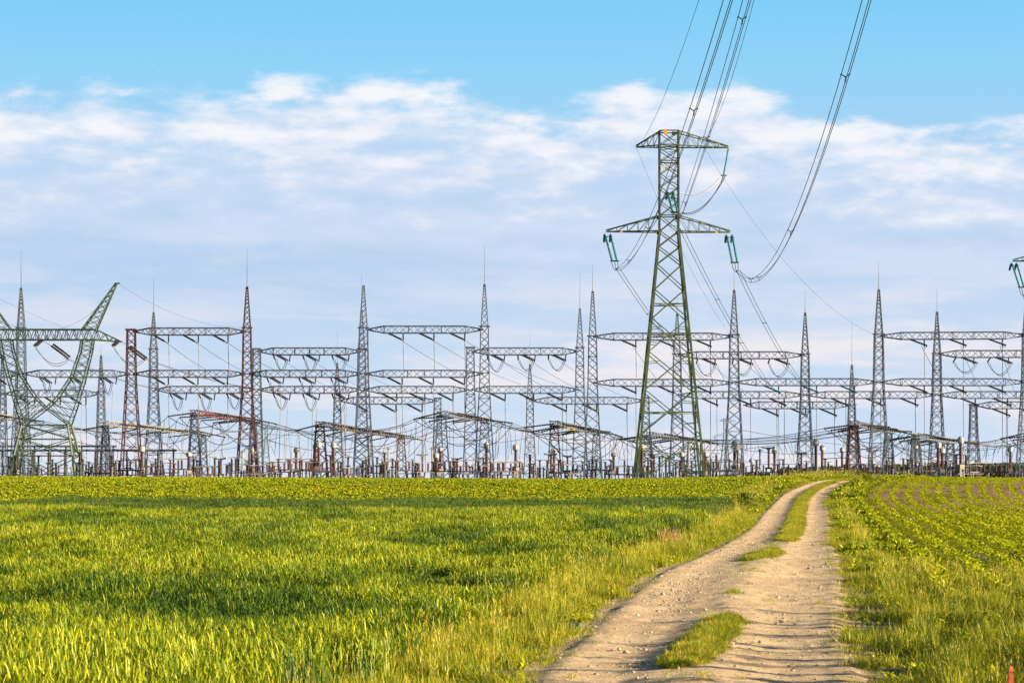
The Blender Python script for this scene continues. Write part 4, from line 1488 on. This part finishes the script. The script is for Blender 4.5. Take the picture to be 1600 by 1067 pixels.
def beet_patch(mb, r):
    for _ in range(8):
        x, y = r.uniform(-0.38, 0.38), r.uniform(-0.38, 0.38)
        for k in range(11):
            a = r.uniform(0, 6.283); el = r.uniform(0.5, 1.35)
            d = V(math.cos(a) * math.cos(el), math.sin(a) * math.cos(el), math.sin(el))
            st = V(x, y, 0.02) + d * r.uniform(0.06, 0.2)
            leaf_face(mb, st, (d + V(0, 0, -0.25)).normalized(), V(0, 0, 1), r.uniform(0.11, 0.2), r.uniform(0.07, 0.12), min(1, max(0, r.gauss(0.5, 0.36))))


def row_plant(mb, r):
    for k in range(15):
        a = r.uniform(0, 6.283); el = r.uniform(0.05, 1.0)
        d = V(math.cos(a) * math.cos(el), math.sin(a) * math.cos(el), math.sin(el))
        st = V(r.gauss(0, 0.03), r.gauss(0, 0.09), r.uniform(0.04, 0.2))
        leaf_face(mb, st, d, V(0, 0, 1), r.uniform(0.07, 0.13), r.uniform(0.05, 0.09), min(1, max(0, r.gauss(0.5, 0.25))))


def weed_patch(mb, r):
    for k in range(42):
        a = r.uniform(0, 6.283); el = r.uniform(0.1, 1.1); rad = 0.4 * math.sqrt(r.random()); b = r.uniform(0, 6.283)
        d = V(math.cos(a) * math.cos(el), math.sin(a) * math.cos(el), math.sin(el))
        leaf_face(mb, V(rad * math.cos(b), rad * math.sin(b), r.uniform(0.0, 0.05)), d, V(0, 0, 1), r.uniform(0.035, 0.09), r.uniform(0.02, 0.045), min(1, max(0, r.gauss(0.42, 0.25))))


def straw_patch(mb, r):
    for _ in range(70):
        x, y = r.gauss(0, 0.09), r.gauss(0, 0.09)
        blade(mb, x, y, 0, r.uniform(0.2, 0.55), 0.008, r.uniform(0, 6.283), r.uniform(0.02, 0.15), r.uniform(0, 0.2), r.random(), 3)


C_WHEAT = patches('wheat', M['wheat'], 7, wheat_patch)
C_WBLUE = patches('blue_wheat', M['wheat_blue'], 4, wheat_patch)
C_GRASS = patches('grass', M['grass'], 7, grass_patch)
C_TALL = patches('tall_grass', M['grass'], 5, tall_grass)
C_BEET = patches('beet', M['beet'], 5, beet_patch)
C_ROW = patches('row_crop', M['row'], 6, row_plant)
C_WEED = patches('weed', M['row'], 5, weed_patch)


def scatter(name, label, cat, x, y, z, scl, coll, kind='stuff', tilt=0.0, zs=None):
    """one object whose plants are instanced on its points"""
    ok = ~((np.abs(x - 5.5) < 0.3) & (y > 24) & (y < 26.95))      # trodden spot in front of the marker stake
    x, y, z, scl = x[ok], y[ok], z[ok], scl[ok]
    zs = None if zs is None else zs[ok]
    n = len(x)
    me = bpy.data.meshes.new(name)
    me.from_pydata(np.stack([x, y, z], -1).tolist(), [], [])
    rs = np.random.RandomState(n % 9973)
    rot = np.stack([rs.normal(0, tilt + 1e-6, n), rs.normal(0, tilt + 1e-6, n), rs.uniform(0, 6.283, n)], -1)
    a = me.attributes.new('rot', 'FLOAT_VECTOR', 'POINT'); a.data.foreach_set('vector', rot.reshape(-1))
    sc = np.stack([scl, scl, scl if zs is None else zs], -1)
    a = me.attributes.new('scl', 'FLOAT_VECTOR', 'POINT'); a.data.foreach_set('vector', sc.reshape(-1))
    a = me.attributes.new('idx', 'INT', 'POINT'); a.data.foreach_set('value', rs.randint(0, len(coll.objects), n).astype(np.int32))
    o = bpy.data.objects.new(name, me)
    COL.objects.link(o)
    g = bpy.data.node_groups.new(name + '_growth', 'GeometryNodeTree')
    g.interface.new_socket('Geometry', in_out='INPUT', socket_type='NodeSocketGeometry')
    g.interface.new_socket('Geometry', in_out='OUTPUT', socket_type='NodeSocketGeometry')
    gi, go = g.nodes.new('NodeGroupInput'), g.nodes.new('NodeGroupOutput')
    ci = g.nodes.new('GeometryNodeCollectionInfo')
    ci.inputs['Collection'].default_value = coll
    ci.inputs['Separate Children'].default_value = True
    ci.inputs['Reset Children'].default_value = True
    ip = g.nodes.new('GeometryNodeInstanceOnPoints')
    ip.inputs['Pick Instance'].default_value = True
    def na(nm, dt):
        nd = g.nodes.new('GeometryNodeInputNamedAttribute')
        nd.data_type = dt
        nd.inputs['Name'].default_value = nm
        return nd.outputs['Attribute']
    g.links.new(gi.outputs[0], ip.inputs['Points'])
    g.links.new(ci.outputs[0], ip.inputs['Instance'])
    g.links.new(na('idx', 'INT'), ip.inputs['Instance Index'])
    g.links.new(na('rot', 'FLOAT_VECTOR'), ip.inputs['Rotation'])
    g.links.new(na('scl', 'FLOAT_VECTOR'), ip.inputs['Scale'])
    g.links.new(ip.outputs[0], go.inputs[0])
    md = o.modifiers.new('growth', 'NODES')
    md.node_group = g
    return tag(o, label, cat, kind=kind)


def cand(d0, d1, x0, x1, dens):
    """random ground points, density per m2, in a box, kept where the picture or its margin sees them"""
    n = int((d1 - d0) * (x1 - x0) * dens)
    d = NPR.uniform(d0, d1, n); x = NPR.uniform(x0, x1, n)
    k = np.abs(x) < 0.2118 * d + 2.5
    return x[k], d[k]


def sides(x, d):
    return x - road_l(d), x - road_r(d)


# wheat field on the left
x, d = cand(15, 133, -34, 16, 6.5)
l, r_ = sides(x, d)
edge = -1.9 - 0.5 * (fbm(d * 0.3, d * 0 + 1.7, 3) - 0.5) * 2
k = (l < edge) & (d < 131 + 2 * np.sin(x * 0.3))
x, d = x[k], d[k]
hn = 0.72 * fbm(x * 0.22 + 3, d * 0.16, 3) + 0.28 * fbm(x * 0.8, d * 1.1, 2)
sc = 0.68 + 0.52 * np.clip((hn - 0.33) / 0.32, 0, 1)
sc *= NPR.uniform(0.90, 1.08, len(x))
for (ax_, ad_, rx_, rd_, dep_) in ((-0.9, 43, 1.7, 4.0, 0.42), (-8.5, 37.5, 3.6, 2.2, 0.36), (-5.0, 50, 3.0, 2.2, 0.3), (-2.3, 61, 3.0, 4.0, 0.3), (-1.6, 30.5, 0.7, 1.6, 0.35), (-12, 55, 4, 3, 0.25)):
    q_ = ((x - ax_) / rx_) ** 2 + ((d - ad_) / rd_) ** 2
    sc *= 1 - dep_ * np.exp(-q_ * (0.6 + 0.9 * fbm(x * 1.3, d * 1.0, 2)))
far = d > 108
z = ground(x, d)
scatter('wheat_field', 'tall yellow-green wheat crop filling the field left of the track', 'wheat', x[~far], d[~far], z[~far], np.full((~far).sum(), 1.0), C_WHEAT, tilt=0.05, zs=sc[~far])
scatter('far_wheat', 'darker blue-green strip of wheat at the far end of the left field', 'wheat', x[far], d[far], z[far], np.full(far.sum(), 1.05), C_WBLUE, tilt=0.05, zs=0.95 * sc[far])

# leafy crop on the rise behind the wheat
x, d = cand(132, 212, -48, 36, 3.2)
l, r_ = sides(x, d)
k = (l < -1.6)
x, d = x[k], d[k]
sc = NPR.uniform(0.6, 0.95, len(x))
scatter('leafy_crop', 'bright yellow-green leafy crop on the rise before the substation', 'crop', x, d, ground(x, d), sc, C_BEET)

# verges
x, d = cand(22, 205, -6, 44, 15)
l, r_ = sides(x, d)
wob = 0.8 * (fbm(d * 0.5, d * 0 + 9, 3) - 0.5)
wobr = 0.9 * (fbm(d * 0.6, d * 0 + 4, 3) - 0.5)
clump = fbm(x * 2.1 + 5, d * 1.1, 2) > 0.42
kl = (l < -0.02 + 0.8 * wob) & (l > -2.7)
kr = (r_ > -0.15 + wobr) & (r_ < 0.95 + 1.2 * sstep(62, 48, d) + 12 * sstep(54, 44, d))
k = (kl | kr) & clump
x, d, l, r_ = x[k], d[k], l[k], r_[k]
e = np.where(l < 0.6, -l, r_)
hs = (0.6 + 0.6 * np.clip(e / 0.9, 0, 1)) * np.clip(-0.15 + 2.3 * fbm(x * 1.1, d * 0.7, 3), 0.25, 1.8) * (1 + 0.35 * sstep(150, 185, d))
scatter('verge_grass', 'olive and golden grass along both edges of the track', 'grass', x, d, ground(x, d) + 0.005, NPR.uniform(0.85, 1.25, len(x)), C_GRASS, tilt=0.12, zs=hs)

# lush leafy growth along the right edge of the track and on the crest
x, d = cand(54, 196, -2, 44, 3.4)
l, r_ = sides(x, d)
nz = fbm(x * 0.9 + 11, d * 0.45, 3)
k = ((r_ > 0.35) & (r_ < 2.0) & (nz > 0.36)) | ((l < -0.4) & (l > -2.0) & (d > 118) & (nz > 0.44))
x, d, nz = x[k], d[k], nz[k]
sc = (0.55 + 1.1 * np.clip(nz - 0.3, 0, 0.5)) * NPR.uniform(0.75, 1.15, len(x)) * (0.8 + 0.45 * sstep(100, 165, d))
scatter('leafy_verge_growth', 'lush bright leafy weeds bordering the right edge of the track', 'weeds', x, d, ground(x, d), sc, C_BEET, tilt=0.1)

# broad-leaved weeds among the verge grass, and stray tufts creeping onto the track
x, d = cand(22, 190, -6, 44, 5)
l, r_ = sides(x, d)
k = ((l < 0.0) & (l > -2.4) | (r_ > 0.0) & (r_ < 1.5 + 10 * sstep(54, 44, d))) & (fbm(x * 1.1 + 31, d * 0.8, 3) > 0.56)
x, d = x[k], d[k]
scatter('verge_weeds', 'broad-leaved weeds mixed into the verge grass', 'weeds', x, d, ground(x, d) + 0.03, NPR.uniform(0.45, 0.85, len(x)), C_ROW)
n = 420
d = 24 + 70 * NPR.uniform(0, 1, n) ** 1.3
u = np.where(NPR.uniform(0, 1, n) < 0.6, NPR.choice([0.0, 1.0], n) + NPR.normal(0, 0.06, n), NPR.normal(0.49, 0.07, n))
k = (u > -0.02) & (u < 1.02) & ((fbm(u * 9, d * 0.4, 2) > 0.45))
d, u = d[k], u[k]
x = road_l(d) + (road_r(d) - road_l(d)) * u
scatter('stray_grass', 'small stray grass tufts creeping onto the sandy track', 'grass', x, d, ground(x, d) + road_z(x, d) - 0.01, NPR.uniform(0.3, 0.7, len(x)), C_GRASS, tilt=0.2, zs=NPR.uniform(0.2, 0.5, len(x)))

# taller tufts with seed heads
x, d = cand(22, 205, -6, 44, 5)
l, r_ = sides(x, d)
nz = fbm(x * 0.5 + 7, d * 0.35, 3)
kl = (l < -0.7) & (l > -2.6) & (nz > 0.46)
kr = (r_ > 0.75) & (r_ < 0.9 + 8 * sstep(54, 44, d)) & (nz > 0.53)
k = kl | kr
x, d = x[k], d[k]
sc = NPR.uniform(0.7, 1.1, len(x)) * (1 + 0.3 * sstep(140, 180, d))
scatter('tall_verge_grass', 'taller grass with pale seed heads standing in the verges', 'grass', x, d, ground(x, d), sc, C_TALL, tilt=0.1)

# tall weed clumps out of view on the right, casting shadows across the track
def build_stems():
    rr = random.Random(77)
    mb = MB()
    spots = [(24.2, 1.9), (25.1, 1.5), (26.3, 2.1), (27.2, 1.5), (28.1, 2.2), (29.5, 1.7), (30.4, 2.0), (31.6, 1.6), (32.7, 2.2), (34.6, 1.9), (36.2, 1.5), (37.0, 2.1), (37.9, 1.5), (39.6, 1.9), (41.5, 1.3), (43.8, 1.6)]
    for d0, hh in spots:
        x0 = 0.2165 * d0 + rr.uniform(0.35, 1.3)
        for j in range(5):
            d_ = d0 + rr.gauss(0, 0.14); x_ = x0 + abs(rr.gauss(0, 0.3))
            zg_ = float(ground(x_, d_))
            h_ = hh * rr.uniform(0.7, 1.0)
            tip_ = V(x_ + rr.gauss(0, 0.1), d_ + rr.gauss(0, 0.1), zg_ + h_)
            mb.bar(V(x_, d_, zg_), tip_, 0.016, 0.007, n=5)
            for k in range(95):
                t_ = rr.uniform(0.08, 1.0)
                c_ = V(x_, d_, zg_).lerp(tip_, t_) + V(rr.gauss(0, 0.06), rr.gauss(0, 0.06), 0)
                dv = V(rr.gauss(0, 1), rr.gauss(0, 1), rr.gauss(0.4, 0.6)).normalized()
                leaf_face(mb, c_, dv, V(0, 0, 1), rr.uniform(0.10, 0.22), rr.uniform(0.03, 0.06), rr.uniform(0.2, 0.8))
    o_ = mb.build('unseen_weed_clumps', M['grass'], tint=True)
    tag(o_, 'tall leafy weed clumps just out of view at right, shading the track', 'weeds', kind='stuff')


build_stems()

# grass growing between the ruts: world-space islands along the track
def strip_points(d0, d1, s0, s1, w0, w1, dens, rag=0.35):
    n = int((d1 - d0) * max(w0, w1) * 1.6 * dens)
    d = NPR.uniform(d0, d1, n)
    t = (d - d0) / (d1 - d0)
    c = s0 + (s1 - s0) * t
    w = (w0 + (w1 - w0) * t) * np.clip(np.sin(np.pi * np.clip(t, 0.02, 0.98)) * 2.2, 0.2, 1) if d1 - d0 < 30 else w0 + (w1 - w0) * t
    L, Rr = road_l(d), road_r(d)
    u = NPR.uniform(-0.5, 0.5, n)
    w = w * (1 - rag + 2 * rag * fbm(d * 1.3, d * 0 + 2.2, 3)) * (0.75 + 0.6 * fbm(d * 4.0, u * 0 + 8.8, 2))
    return L + (Rr - L) * c + u * w, d, np.abs(u)


mx, md_, mh = [], [], []
for args in ((29.4, 34.5, 0.43, 0.485, 0.66, 0.56, 75), (33.5, 38.8, 0.475, 0.53, 0.50, 0.60, 70), (59.0, 65.5, 0.43, 0.50, 0.70, 0.75, 55), (73, 84, 0.55, 0.55, 0.5, 0.6, 45), (80, 96, 0.55, 0.53, 0.58, 0.66, 40), (95, 205, 0.53, 0.52, 0.68, 0.74, 26), (44.7, 45.4, 0.48, 0.5, 0.25, 0.25, 35)):
    a, b, u = strip_points(*args)
    mx.append(a); md_.append(b); mh.append(0.22 + 0.5 * (1 - 2 * u) * (0.6 + 0.6 * fbm(a * 2, b * 2, 2)))
x, d, hs = map(np.concatenate, (mx, md_, mh))
scatter('median_grass', 'strip and islands of short grass growing between the two ruts', 'grass', x, d, ground(x, d) + road_z(x, d) - 0.01, NPR.uniform(0.6, 0.95, len(x)), C_GRASS, tilt=0.15, zs=hs)

# row crop on the right, rows following the bend of the track
xs, ds = [], []
for j in range(56):
    off = 1.9 + 0.95 * j
    dd = np.arange(45, 206, 0.2)
    dd = dd + NPR.uniform(-0.06, 0.06, len(dd))
    xx = road_r(dd) + off + NPR.normal(0, 0.045, len(dd))
    keep = (NPR.uniform(0, 1, len(dd)) > 0.10) & (np.abs(xx) < 0.2118 * dd + 2.5)
    xs.append(xx[keep]); ds.append(dd[keep])
x, d = np.concatenate(xs), np.concatenate(ds)
sc = NPR.uniform(0.75, 1.35, len(x)) * (1.0 - 0.12 * sstep(110, 150, d)) * (0.7 + 0.6 * fbm(x * 0.4, d * 0.25, 3))
scatter('crop_rows', 'young bright green crop in curving rows on brown soil right of the track', 'crop', x, d, ground(x, d), sc, C_ROW, tilt=0.05)
# weeds between the rows, thinning up the slope
x, d = cand(44, 190, 6, 44, 4.0)
l, r_ = sides(x, d)
cover = 1.05 - 0.60 * sstep(80, 125, d) - 0.75 * sstep(6, 15, r_) * sstep(92, 130, d) + 0.5 * (1 - sstep(1.5, 4.0, r_))
k = (r_ > 1.0) & (fbm(x * 0.5, d * 0.25, 3) < 0.28 + 0.42 * cover)
x, d = x[k], d[k]
scatter('weeds', 'low yellow-green weeds covering the soil between the crop rows', 'weeds', x, d, ground(x, d), NPR.uniform(0.8, 1.4, len(x)), C_WEED)

# ------------------------------------------------------------------ small things in the foreground
def build_gravel():
    m, t, out = new_mat('limestone')
    at = t.n('ShaderNodeAttribute', attribute_name='tint')
    b = t.n('ShaderNodeBsdfPrincipled')
    t.l(t.mix(at.outputs['Fac'], (0.17, 0.13, 0.09), (0.42, 0.35, 0.265)), b.inputs['Base Color'])
    b.inputs['Roughness'].default_value = 0.9
    t.l(b.outputs[0], out.inputs[0])
    M['stone'] = m
    rr = random.Random(21)
    def stone(mb, c, rad, tint):
        ico = [(0, 0, 1), (0.89, 0, 0.45), (0.28, 0.85, 0.45), (-0.72, 0.53, 0.45), (-0.72, -0.53, 0.45), (0.28, -0.85, 0.45),
               (0.72, 0.53, -0.45), (-0.28, 0.85, -0.45), (-0.89, 0, -0.45), (-0.28, -0.85, -0.45), (0.72, -0.53, -0.45), (0, 0, -1)]
        fc = [(0, 1, 2), (0, 2, 3), (0, 3, 4), (0, 4, 5), (0, 5, 1), (1, 6, 2), (2, 7, 3), (3, 8, 4), (4, 9, 5), (5, 10, 1), (2, 6, 7), (3, 7, 8), (4, 8, 9), (5, 9, 10), (1, 10, 6), (6, 11, 7), (7, 11, 8), (8, 11, 9), (9, 11, 10), (10, 11, 6)]
        a = rr.uniform(0, 6.283)
        sx, sy, sz = rr.uniform(0.8, 1.3), rr.uniform(0.7, 1.1), rr.uniform(0.5, 0.8)
        vs_ = []
        for p in ico:
            k = rad * rr.uniform(0.78, 1.15)
            x_, y_ = p[0] * sx * k, p[1] * sy * k
            vs_.append(V(c[0] + x_ * math.cos(a) - y_ * math.sin(a), c[1] + x_ * math.sin(a) + y_ * math.cos(a), c[2] + p[2] * sz * k + rad * 0.2))
        mb.add(vs_, fc, tint)
    mb = MB()
    for _ in range(6000):
        dd = 24 + 76 * rr.random() ** 1.5
        s = rr.choice((rr.gauss(0.22, 0.1), rr.gauss(0.8, 0.12), rr.random()))
        # a stony belt along the left rut
        if rr.random() < 0.22:
            dd = rr.gauss(47, 3.5) if rr.random() < 0.6 else rr.gauss(68, 4); s = rr.gauss(0.25, 0.09)
        if not 0.01 < s < 0.99 or dd < 24:
            continue
        xx = float(road_l(dd) + (road_r(dd) - road_l(dd)) * s)
        rad = min(0.042, 0.006 + rr.expovariate(1 / 0.0062))
        stone(mb, (xx, dd, float(ground(xx, dd) + road_z(xx, dd))), rad, min(1, max(0, rr.gauss(0.55, 0.25))))
    tag(mb.build('gravel', m, tint=True), 'loose pale gravel scattered over the sandy track', 'gravel', kind='stuff')
    for (px, D) in ((1142, 33.4), (1188, 34.2), (968, 33), (978, 32.7), (1265, 55.5), (1285, 55.7), (1328, 51.5), (1304, 34.5), (1063, 44.2), (1050, 46.8), (1102, 40.8), (1223, 38.8), (1331, 33.6), (1036, 45.3)):
        mb = MB()
        xx = (px - 800) / F * D
        zz = float(ground(xx, D) + road_z(xx, D))
        o = thing('stone', 'pale limestone lump lying loose on the sandy track', 'stone', (xx, D, zz), 'larger stones on the track')
        stone(mb, (xx, D, zz + 0.01), rr.uniform(0.04, 0.058), rr.uniform(0.15, 0.7))
        mb.build('lump', m, o, tint=True)


build_gravel()

# orange-red marker stake at the lower right corner
D = 26.9
sx = (1579 - 800) / F * D
zg = float(ground(sx, D))
o = thing('marker_stake', 'orange-red marker stake in the grass at the lower right corner', 'stake', (sx, D, zg - 0.1))
ztop = HC + (YH - 1042) / F * D
mb = MB()
mb.bar(V(sx - 0.006, D, zg - 0.1), V(sx + 0.008, D + 0.01, ztop - 0.02), 0.027, 0.026)
mb.bar(V(sx + 0.008, D + 0.01, ztop - 0.02), V(sx + 0.009, D + 0.01, ztop + 0.012), 0.026, 0.012)
mb.build('post', M['stake'], o)


def poppy(px, py, D, label):
    p = P(px, py, D)
    zg = float(ground(p.x, D))
    o = thing('poppy', label, 'flower', (p.x, D, zg), 'poppies')
    mb = MB(); mb.tube([V(p.x - 0.05, D, zg), V(p.x - 0.01, D, (zg + p.z) / 2), p], 0.006, 4); mb.build('stem', M['row'], o, tint=True)
    for k in range(4):
        mb = MB()
        a = k * math.pi / 2 + 0.3
        leaf_face(mb, p, V(math.cos(a), math.sin(a), 0.7), V(0, 0, 1), 0.085, 0.10, 0.5)
        mb.build('petal', M['poppy'], o)


poppy(1000, 809, 71, 'dark red poppy at the wheat edge, left of two')
poppy(1030, 805, 72, 'bright red poppy at the wheat edge above the dry tuft, right of two')

# clump of dry straw left of the track
for (px, D, nm, lb, fn, mat, sc_, n) in ((1033, 70, 'dry_grass_clump', 'clump of dry straw-coloured grass at the wheat edge', straw_patch, 'straw', 1.3, 8),
                                         (1163, 128, 'leafy_bush', 'dark leafy weed bush at the far wheat corner beside the verge', None, 'wheat_blue', 1, 1),
                                         (1352, 171, 'weed_clump', 'tall bright weed clump on the crest right of the track', None, 'beet', 1, 1)):
    xx = (px - 800) / F * D
    zg = float(ground(xx, D))
    o = thing(nm, lb, 'plant', (xx, D, zg))
    mb = MB()
    rr = random.Random(px)
    if fn:
        for i in range(n):
            tmp = MB(); fn(tmp, rr)
            ox, oy = rr.uniform(-0.55, 0.5), rr.uniform(-0.5, 0.3)
            mb_off = V(xx + ox, D + oy, zg + 0.05)
            b0 = len(mb.v)
            mb.v += [v * sc_ + mb_off for v in tmp.v]; mb.t += tmp.t; mb.f += [tuple(i_ + b0 for i_ in f) for f in tmp.f]
    else:
        hgt = 1.0 if nm == 'leafy_bush' else 0.75
        for i in range(900):
            a = rr.uniform(0, 6.283); rad = abs(rr.gauss(0, 0.55)); zz = hgt * rr.random() * max(0.1, 1 - (rad / 1.4) ** 2)
            dv = V(rr.gauss(0, 1), rr.gauss(0, 1), rr.gauss(0.5, 0.8)).normalized()
            leaf_face(mb, V(xx + 1.3 * rad * math.cos(a), D + rad * math.sin(a), zg + zz), dv, V(0, 0, 1), rr.uniform(0.1, 0.2), rr.uniform(0.05, 0.09), min(1, max(0, rr.gauss(0.45, 0.25))))
    mb.build('foliage', M[mat], o, tint=True)
    st = MB()
    for i in range(5):
        st.tube([V(xx + rr.uniform(-0.3, 0.3), D + rr.uniform(-0.2, 0.2), zg - 0.05), V(xx + rr.uniform(-0.5, 0.5), D + rr.uniform(-0.3, 0.3), zg + 0.5)], 0.01, 4)
    st.build('stem', M[mat], o, tint=True)
